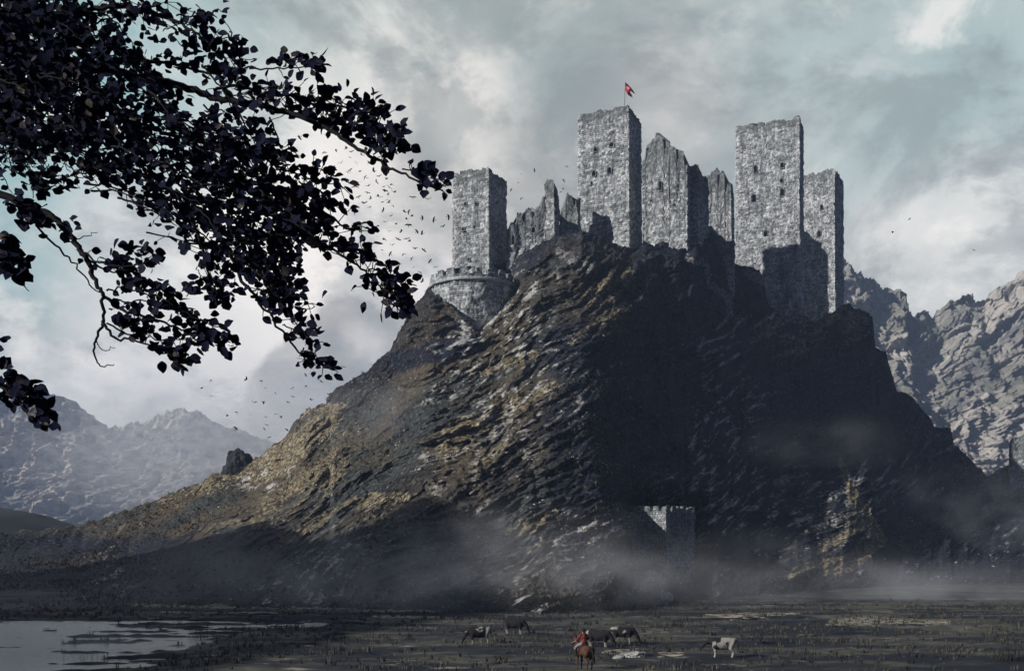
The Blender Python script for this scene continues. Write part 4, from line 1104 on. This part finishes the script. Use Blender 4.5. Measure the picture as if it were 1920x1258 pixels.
def cow_mat(name, fn):
    m, n, b, _ = material(name, .85, .15)
    sx = n('ShaderNodeSeparateXYZ', i_0=objc(n)); x, z = sx.outputs[0], sx.outputs[2]
    f = fn(n, x, z); g = n.noise(objc(n), 9, 4)
    w = n.mix(g, (.22, .21, .19), (.38, .37, .33)); d = n.mix(g, (.012, .011, .014), (.03, .027, .03))
    n.link(n.mix(f, d, w), b.inputs['Base Color']); bump(n, b, g, .3, .02); return m
def spots(n, sc_, lo, off): return n.ss(n.noise(n.vm('ADD', objc(n), (off, off * .7, 0)), sc_, 2, .4), lo, lo + .03)
def legs(n, z, h=.42): return n.ss(z, h, h - .12)
COWS = [
    (897, 1207, math.pi + .15, 'graze', 'black and white cow with a pale rump grazing with its head to the left', lambda n, x, z: n.math('MAXIMUM', n.math('MAXIMUM', n.ss(x, -.50, -.60), n.math('MULTIPLY', spots(n, 2.4, .60, 3), n.ss(z, .9, 1.1))), n.math('MULTIPLY', legs(n, z), n.ss(x, .7, .6)))),
    (966, 1188, -.25, 'graze', 'all black cow grazing farthest from the rider, behind the pale rumped cow', lambda n, x, z: n.math('MULTIPLY', legs(n, z, .5), n.ss(x, .9, .8))),
    (1124, 1213, -.35, 'graze', 'black cow with a white tail end grazing just right of the mounted rider', lambda n, x, z: n.math('MAXIMUM', n.ss(x, -.78, -.86), n.math('MULTIPLY', legs(n, z, .5), n.ss(x, .9, .8)))),
    (1169, 1206, -.12, 'graze', 'black cow with white spots and a white back end grazing behind the others', lambda n, x, z: n.math('MAXIMUM', n.math('MAXIMUM', n.math('MULTIPLY', n.ss(x, -.35, -.6), n.ss(z, 1.1, 1.2)), spots(n, 3.2, .63, 8)), n.math('MULTIPLY', legs(n, z, .55), n.ss(x, .9, .8)))),
    (1354, 1231, math.pi - .1, 'stand', 'pale cow with a dark head and dark side patches standing alone on the right', lambda n, x, z: n.math('MULTIPLY', n.ss(x, .72, .62), n.math('SUBTRACT', 1.0, n.math('MULTIPLY', spots(n, 1.9, .53, 14), n.ss(x, -.5, -.3))))),
]
def ground(u, r):
    Y = F * (H - .25) / (r - HR)
    for _ in range(6):
        x = (u - CU) / F * Y; z = float(meadow_z(np.array([x]), np.array([Y]))[0]); Y = F * (H - z) / (r - HR)
    return np.array([(u - CU) / F * Y, Y, z])
def build_cows():
    pr = {}
    for h in ('graze', 'stand'):
        o = body('cow', cow_chains(h), .035, M['bird']); pr[h] = o.data; bpy.data.objects.remove(o)
    to = body('tail', [TAIL], .018, M['bird'], 2); tm = to.data; bpy.data.objects.remove(to)
    for i, (u, r, rot, hd, lab, fn) in enumerate(COWS):
        mt = cow_mat('cow_hide', fn); me = pr[hd].copy(); me.materials.clear(); me.materials.append(mt)
        o = bpy.data.objects.new('cow', me); C.objects.link(o); p = ground(u, r); p[2] -= .03
        o.location = p; o.rotation_euler = (0, 0, rot); tag(o, lab, 'cow', 'cattle on the marsh meadow')
        t2 = tm.copy(); t2.materials.clear(); t2.materials.append(mt); t = bpy.data.objects.new('tail', t2); C.objects.link(t); t.parent = o
    p = ground(938, 1203)
    o = body('calf', [[(-.35, 0, .24, .17), (0, 0, .27, .21), (.28, 0, .30, .18)], [(.28, 0, .36, .13), (.46, .02, .52, .09), (.50, .03, .58, .085)], [(.50, .03, .58, .085), (.64, .06, .52, .06), (.70, .07, .48, .045)],
             [(.46, -.06, .62, .025), (.42, -.17, .62, .03)], [(.46, .12, .62, .025), (.42, .22, .62, .03)], [(.2, .2, .12, .08), (.45, .22, .06, .05), (.28, .24, .05, .04)], [(.2, -.2, .12, .08), (.46, -.2, .06, .05)], [(-.3, .2, .16, .12), (-.02, .26, .07, .06), (-.2, .3, .05, .04)], [(-.3, -.2, .16, .12), (-.05, -.26, .07, .06)], [(-.5, 0, .22, .03), (-.75, .1, .06, .025)]], .02, M['dark_hide'])
    o.location = p; o.rotation_euler = (0, 0, 2.5); tag(o, 'small dark animal lying in the grass between the two left cows', 'calf')
M['dark_hide'] = plain('dark_brown_hide', (.03, .026, .024), .4, 8)
M['chestnut'] = plain('chestnut_hide', (.085, .042, .026), .45, 5); M['skin'] = plain('weathered_skin', (.42, .27, .20), .15, 10)
M['red_coat'] = plain('red_wool_coat', (.19, .045, .038), .3, 12); M['dark_felt'] = plain('dark_felt', (.02, .02, .022), .3, 12); M['breeches'] = plain('grey_breeches', (.20, .20, .21), .3, 10)
M['leather'] = plain('dark_leather', (.035, .022, .016), .4, 12); M['mane'] = plain('black_horse_hair', (.015, .013, .013), .4, 16); M['rein'] = plain('pale_rope_rein', (.50, .47, .42), .2, 20)
build_cows()

def build_rider():
    p = ground(1094, 1254); rot = math.radians(116)
    c = [[(-.68, 0, 1.22, .29), (-.3, 0, 1.17, .32), (.15, 0, 1.15, .33), (.5, 0, 1.20, .29)], [(.2, 0, 1.05, .28), (.5, 0, 1.08, .26)], [(.5, 0, 1.30, .24), (.80, 0, 1.62, .165), (.98, 0, 1.86, .125)], [(.98, 0, 1.86, .125), (1.20, 0, 1.64, .10), (1.36, 0, 1.46, .07), (1.39, 0, 1.42, .062)], [(.95, 0, 1.72, .10), (1.12, 0, 1.64, .09)]]
    c += both([(-.74, .12, 1.26, .22), (-.66, .17, 1.02, .20), (-.50, .17, .80, .135), (-.78, .16, .55, .075), (-.73, .16, .30, .05), (-.72, .16, .12, .042), (-.68, .16, .05, .062), (-.66, .16, .03, .062)])
    c += both([(.46, .15, 1.08, .16), (.48, .15, .78, .095), (.46, .14, .55, .068), (.46, .14, .30, .045), (.46, .14, .12, .042), (.50, .14, .05, .06), (.51, .14, .03, .06)])
    c += both([(.97, .06, 1.95, .035), (.99, .075, 2.06, .03), (1.01, .08, 2.12, .008)])
    h = body('horse', c, .028, M['chestnut']); h.location = p - np.array([0, 0, .02]); h.rotation_euler = (0, 0, rot)
    tag(h, 'chestnut horse seen from behind, ridden among the grazing cows', 'horse')
    def part(name, ch, vx, mat, sm=3):
        o = body(name, ch, vx, mat, sm); o.parent = h; return o
    part('tail', [[(-.96, 0, 1.34, .05), (-1.06, -.03, 1.15, .07), (-1.12, -.06, .85, .085), (-1.14, -.08, .60, .06), (-1.16, -.10, .46, .02)]], .022, M['mane'])
    part('mane', [[(.42, 0, 1.52, .05), (.60, .02, 1.66, .06), (.80, .03, 1.83, .055), (.95, .02, 1.98, .045), (1.04, 0, 2.0, .03)]], .022, M['mane'])
    part('saddle', [[(-.28, 0, 1.52, .07), (-.05, 0, 1.47, .08), (.22, 0, 1.54, .05)], [(-.05, .2, 1.42, .07), (0, .32, 1.22, .05), (.04, .36, 1.02, .03)], [(-.05, -.2, 1.42, .07), (0, -.32, 1.22, .05), (.04, -.36, 1.02, .03)], [(-.05, .12, 1.46, .07), (-.05, -.12, 1.46, .07)]], .025, M['leather'])
    part('bridle', [[(1.10, .11, 1.80, .014), (1.30, .085, 1.52, .014)], [(1.10, -.11, 1.80, .014), (1.30, -.085, 1.52, .014)], [(1.27, .09, 1.55, .014), (1.33, 0, 1.60, .014), (1.27, -.09, 1.55, .014)]], .010, M['leather'], 0)
    V, Fc = [], []
    for sg, hy in ((1, .30), (-1, .12)): tube(V, Fc, spline([(1.30, sg * .085, 1.52), (.85, sg * .2, 1.62), (.42, hy * (1 if sg > 0 else -1), 1.73)], 6), np.full(13, .012), 6)
    o = raw('reins', V, Fc, M['rein']); o.parent = h
    # the rider, astride; x forward, y to his left
    hands = []
    def arm(sg, el, wr):
        return [[(.0, sg * .17, 2.12, .075), (-.01, sg * .22, 2.10, .068), (*el, .046), (*wr, .031)]]
    lw, rw = (.36, .30, 1.74), (.36, -.14, 1.72)
    le, re = (.06, .40, 1.86), (.02, -.36, 1.86)
    def hand(wr, d, sg):
        wr = np.array(wr); d = np.array(d, float); d /= np.linalg.norm(d); sd = np.array([-d[1], d[0], 0]); dn = np.array([0, 0, -1.0])
        out = [[(*(wr), .028), (*(wr + d * .05), .033), (*(wr + d * .085), .030)]]
        for k, (o_, L) in enumerate(((-.030, .070), (-.010, .080), (.011, .075), (.030, .058))):
            a = wr + d * .09 + sd * o_; b = a + d * L * .45 + dn * .012; e = b + dn * L * .42; f = e - d * L * .35
            out.append([(*a, .0105), (*b, .0100), (*e, .0092), (*f, .0082)])
        a = wr + d * .035 - sd * sg * .03; out.append([(*a, .0125), (*(a + d * .035 - sd * sg * .018), .0115), (*(a + d * .065 + dn * .02), .0095)])
        return out
    bc = [[(-.06, 0, 1.60, .145), (-.05, 0, 1.80, .135), (-.02, 0, 2.0, .150), (0, 0, 2.10, .12)], [(-.02, .10, 1.97, .12), (-.02, -.10, 1.97, .12)], [(-.05, .08, 1.60, .13), (-.05, -.08, 1.60, .13)],
          [(0, 0, 2.14, .075), (.02, 0, 2.24, .056)], [(.015, 0, 2.345, .088), (.03, 0, 2.33, .086)], [(.05, 0, 2.275, .060), (.065, 0, 2.255, .045)], [(.115, 0, 2.33, .013), (.128, 0, 2.312, .016)], [(.100, -.022, 2.268, .010), (.100, .022, 2.268, .010)]]
    bc += both([(.0, .088, 2.325, .018), (-.01, .096, 2.335, .016)]) + both([(.092, .032, 2.345, .014), (.094, .036, 2.345, .013)])
    bc += both([(-.04, .11, 1.60, .115), (.16, .28, 1.48, .095), (.36, .37, 1.32, .068), (.30, .39, 1.14, .062), (.20, .39, .93, .045), (.22, .39, .87, .045), (.38, .41, .85, .036)])
    bc += arm(1, le, lw) + arm(-1, re, rw) + hand(lw, (.6, -.3, -.1), 1) + hand(rw, (.6, .1, -.1), -1)
    person = body('person', bc, .010, M['skin'], 3); person.location = h.location; person.rotation_euler = (0, 0, rot)
    tag(person, 'rider in a red coat and dark hat seen from behind on the chestnut horse', 'person')
    def cl(name, ch, vx, mat, sm=3):
        o = body(name, ch, vx, mat, sm); o.parent = person; return o
    gr = lambda chs, g: [[(x, y, z, r + g) for x, y, z, r in c_] for c_ in chs]
    cl('coat', gr([bc[0], bc[1]], .022) + gr([[(.0, .17, 2.11, .07), (-.01, .22, 2.09, .066), (*le, .05), (.26, .335, 1.78, .038)], [(.0, -.17, 2.11, .07), (-.01, -.22, 2.09, .066), (*re, .05), (.26, -.21, 1.765, .038)]], .014) + [[(-.10, .1, 1.62, .12), (-.10, -.1, 1.62, .12)], [(0, .16, 2.11, .085), (0, -.16, 2.11, .085)]], .014, M['red_coat'])
    cl('breeches', gr(both([(-.04, .11, 1.58, .115), (.16, .28, 1.48, .097), (.36, .37, 1.32, .070), (.33, .385, 1.22, .066)]), .012), .014, M['breeches'])
    cl('boot', gr(both([(.33, .385, 1.22, .066), (.30, .39, 1.14, .064), (.20, .39, .93, .048), (.22, .39, .87, .047), (.38, .41, .85, .038)]), .010), .012, M['leather'])
    V, Fc = [], []
    prof = [(.0, .115), (.07, .112), (.098, .09), (.106, .02), (.110, .012), (.20, -.012), (.215, -.004), (.20, -.024), (.10, -.012), (.0, -.004)]
    for (r, z) in prof:
        for q in range(24): a = 2 * math.pi * q / 24; V.append((.02 + r * math.cos(a) * 1.08, r * math.sin(a), 2.395 + z + (.02 if r > .15 else 0) * math.cos(2 * a) * -1))
    for i in range(len(prof) - 1):
        for q in range(24): Fc.append((i * 24 + q, (i + 1) * 24 + q, (i + 1) * 24 + (q + 1) % 24, i * 24 + (q + 1) % 24))
    o = raw('hat', V, Fc, M['dark_felt']); o.parent = person
    o = cl('hair', [[(-.02, .05, 2.33, .05), (-.055, 0, 2.31, .06), (-.02, -.05, 2.33, .05)], [(-.05, 0, 2.28, .05), (-.04, 0, 2.25, .045)]], .012, M['dark_hide'])
build_rider()

# ------------------------------------------------------------------ rocks, grass, reeds
ICO = None
def ico():
    global ICO
    if ICO is None:
        bm = bmesh.new(); bmesh.ops.create_icosphere(bm, subdivisions=1, radius=1); bm.verts.ensure_lookup_table()
        ICO = (np.array([v.co[:] for v in bm.verts]), np.array([[v.index for v in f.verts] for f in bm.faces])); bm.free()
    return ICO
def rock_mesh(p, size, V, Fc, flat=.65):
    v, f = ico(); b = sum(len(x) for x in V)
    a = rng.uniform(0, 6.28); c, s_ = math.cos(a), math.sin(a)
    q = v * (1 + rng.uniform(-.32, .32, (len(v), 1))) * np.array([rng.uniform(.8, 1.5), rng.uniform(.7, 1.1), flat * rng.uniform(.7, 1.2)]) * size
    q = np.stack([q[:, 0] * c - q[:, 1] * s_, q[:, 0] * s_ + q[:, 1] * c, q[:, 2]], 1)
    V.append(q + p); Fc.append(f + b)
hv = np.empty(len(hill.data.vertices) * 3, dtype=np.float32); hill.data.vertices.foreach_get('co', hv); hv = hv.reshape(-1, 3)
hn = np.empty(len(hill.data.vertices) * 3, dtype=np.float32); hill.data.vertices.foreach_get('normal', hn); hn = hn.reshape(-1, 3)
hu = CU + F * hv[:, 0] / hv[:, 1]; hr = HR - F * (hv[:, 2] - H) / hv[:, 1]
def build_scree():
    V, Fc = [], []
    ok = np.where((hv[:, 1] < 262) & (hu > 60) & (hu < 1900) & (hr > 470) & (hr < 1150))[0]
    cl_ = noise(np.stack([hv[ok, 0] * .09, hv[ok, 1] * .09, hv[ok, 2] * .09], -1), 3)
    w = np.clip(cl_ + .05, 0, 1) ** 1.5 * np.where(hu[ok] < 1140, 1, .22) * smooth(150, 600, hu[ok]); w /= w.sum()
    for i in rng.choice(ok, 1700, p=w):
        rock_mesh(hv[i], rng.uniform(.08, .20) * (1 + 1.5 * rng.random() ** 8), V, Fc)
    o = raw('scree', np.concatenate(V), np.concatenate(Fc), M['scree'], sm=False); tag(o, 'pale loose stones scattered over the hillside', 'scree', kind='stuff')
build_scree()

def boulder(u, r, wpx, hpx, label, mat, on='hill', pos=None):
    p = hill_point(u, r) if on == 'hill' else ground(u, r)
    bm = bmesh.new(); bmesh.ops.create_icosphere(bm, subdivisions=5, radius=1); v = np.array([x.co[:] for x in bm.verts]); f = np.array([[x.index for x in q.verts] for q in bm.faces]); bm.free()
    k = rng.uniform(0, 50)
    d = 1 + .45 * fbm(v * 1.1 + k, 4, 7) + .22 * fbm(v * 3.2 + k, 4, 9, ridged=True) - .1
    q = v * d[:, None]; q[:, 2] += .25 * q[:, 0] + .35 * np.abs(fbm(v * 2.0 + k, 3, 13)) * (v[:, 2] > 0)
    q *= np.array([wpx / 2, wpx / 2.4, hpx / 1.5]) * p[1] / F / .85
    o = raw('boulder', q, f, M[mat], sm=False); o.location = p; tag(o, label, 'boulder'); return o
boulder(446, 886, 46, 44, 'dark craggy outcrop standing on the skyline of the low left slope', 'dark_rock')
boulder(412, 906, 26, 16, 'small dark rock just below the craggy outcrop on the left skyline', 'dark_rock')
boulder(1186, 1229, 40, 9, 'pale flat boulder in the grass right of the horse', 'scree', 'meadow')
boulder(1160, 1234, 22, 8, 'low pale stone beside the pale flat boulder', 'scree', 'meadow')
boulder(624, 752, 20, 20, 'grey knob of rock jutting from the skyline of the left slope', 'dark_rock')
boulder(1212, 1098, 40, 30, 'pale jagged rock at the foot of the shadowed lower tower', 'boulder')
boulder(1250, 1128, 22, 20, 'smaller pale rock at the foot of the shadowed lower tower', 'boulder')

def blades(V, Fc, p, h, w, k, spread, lean=.35):
    for _ in range(k):
        a = rng.uniform(0, 6.28); q = p + np.array([math.cos(a), math.sin(a), 0]) * spread * rng.random()
        d = np.array([math.cos(a), math.sin(a), 0]); hh = h * rng.uniform(.6, 1.2); sd = np.array([-d[1], d[0], 0]) * w
        b = len(V); m_ = q + d * lean * hh * .35 + np.array([0, 0, hh * .6]); V += [q - sd, q + sd, m_ + sd * .7, m_ - sd * .7, q + d * lean * hh + np.array([0, 0, hh])]
        Fc.append((b, b + 1, b + 2, b + 3)); Fc.append((b + 3, b + 2, b + 4))
def grass_mat(name, a_, b_):
    m, n, b, _ = material(name, .9, .1)
    n.link(n.mix(n.ss(n.noise(n.vm('MULTIPLY', geo(n), (.3, 1, 1)), .35, 5, .65), .38, .62), a_, b_), b.inputs['Base Color']); return m
M['grass'] = grass_mat('marsh_grass', (.024, .027, .030), (.115, .106, .078)); M['heather'] = grass_mat('dry_heather', (.022, .021, .022), (.13, .10, .06)); M['reed'] = plain('dark_reed', (.03, .03, .028), .4, 6)
def build_grass():
    V, Fc = [], []
    Y = 58 + 75 * rng.random(9500) ** .8; x = rng.uniform(-.53, .53, 9500) * Y
    z = meadow_z(x, Y); cl_ = noise(np.stack([x * .12, Y * .3, 0 * x], -1), 12) + rng.normal(size=9500) * .15
    for i in np.where((z > .06) & (cl_ > -.05))[0]:
        big_ = rng.random() < .12
        blades(V, Fc, np.array([x[i], Y[i], z[i] - .03]), rng.uniform(.16, .42) * (1.5 if big_ else 1), .035, 9 if big_ else 5, .28)
    tag(raw('grass', np.array(V), Fc, M['grass'], sm=False), 'rough tufts of marsh grass over the meadow', 'grass', kind='stuff')
    V, Fc = [], []
    ok = np.where((hv[:, 1] < 275) & (hu > -40) & (hu < 1250) & (hr > 480) & (hr < 1148))[0]
    pr_ = np.clip(noise(hv[ok] * .06, 31) + .35, 0.03, 1); pr_ /= pr_.sum()
    for i in rng.choice(ok, 6000, p=pr_):
        blades(V, Fc, hv[i].astype(float) - np.array([0, 0, .1]), rng.uniform(.3, .7), .14, 3, .5, .6)
    tag(raw('heather', np.array(V), Fc, M['heather'], sm=False), 'dry tufts of heather and grass on the hillside', 'heather', kind='stuff')
build_grass()
def reeds(u, r, k, hpx, wpx, label, cat='reeds'):
    p = ground(u, r); V, Fc = [], []
    for _ in range(k):
        q = p + np.array([rng.normal() * wpx * p[1] / F * .5, rng.normal() * .4, -.5]); h = hpx * p[1] / F * rng.uniform(.5, 1.1) + .5; l = rng.normal(0, .12, 2)
        tube(V, Fc, [q, q + np.array([l[0] * h * .4, l[1] * h * .4, h * .6]), q + np.array([l[0] * h, l[1] * h, h])], [.016, .013, .006], 5)
        if rng.random() < .5: e = np.array(V[-1]); tube(V, Fc, [e, e + np.array([l[0] * .1, 0, .05]), e + np.array([.02, 0, .14])], [.008, .028, .008], 5)
        if rng.random() < .6: blades(V, Fc, q + np.array([0, 0, .3]), h * .5, .02, 1, .05)
    tag(raw('reeds', V, Fc, M['reed']), label, cat)
reeds(383, 1197, 34, 30, 26, 'tall dark reeds standing at the edge of the bright water, left of the meadow')
reeds(455, 1184, 14, 18, 12, 'small clump of reeds on the narrow end of the water')
reeds(428, 1240, 22, 20, 40, 'sparse dark stems on the bank in the lower left')
reeds(180, 1240, 26, 14, 60, 'low row of stems standing in the water at the lower left')
reeds(1885, 1238, 60, 34, 34, 'thicket of thin dark stems at the lower right corner', 'reeds')
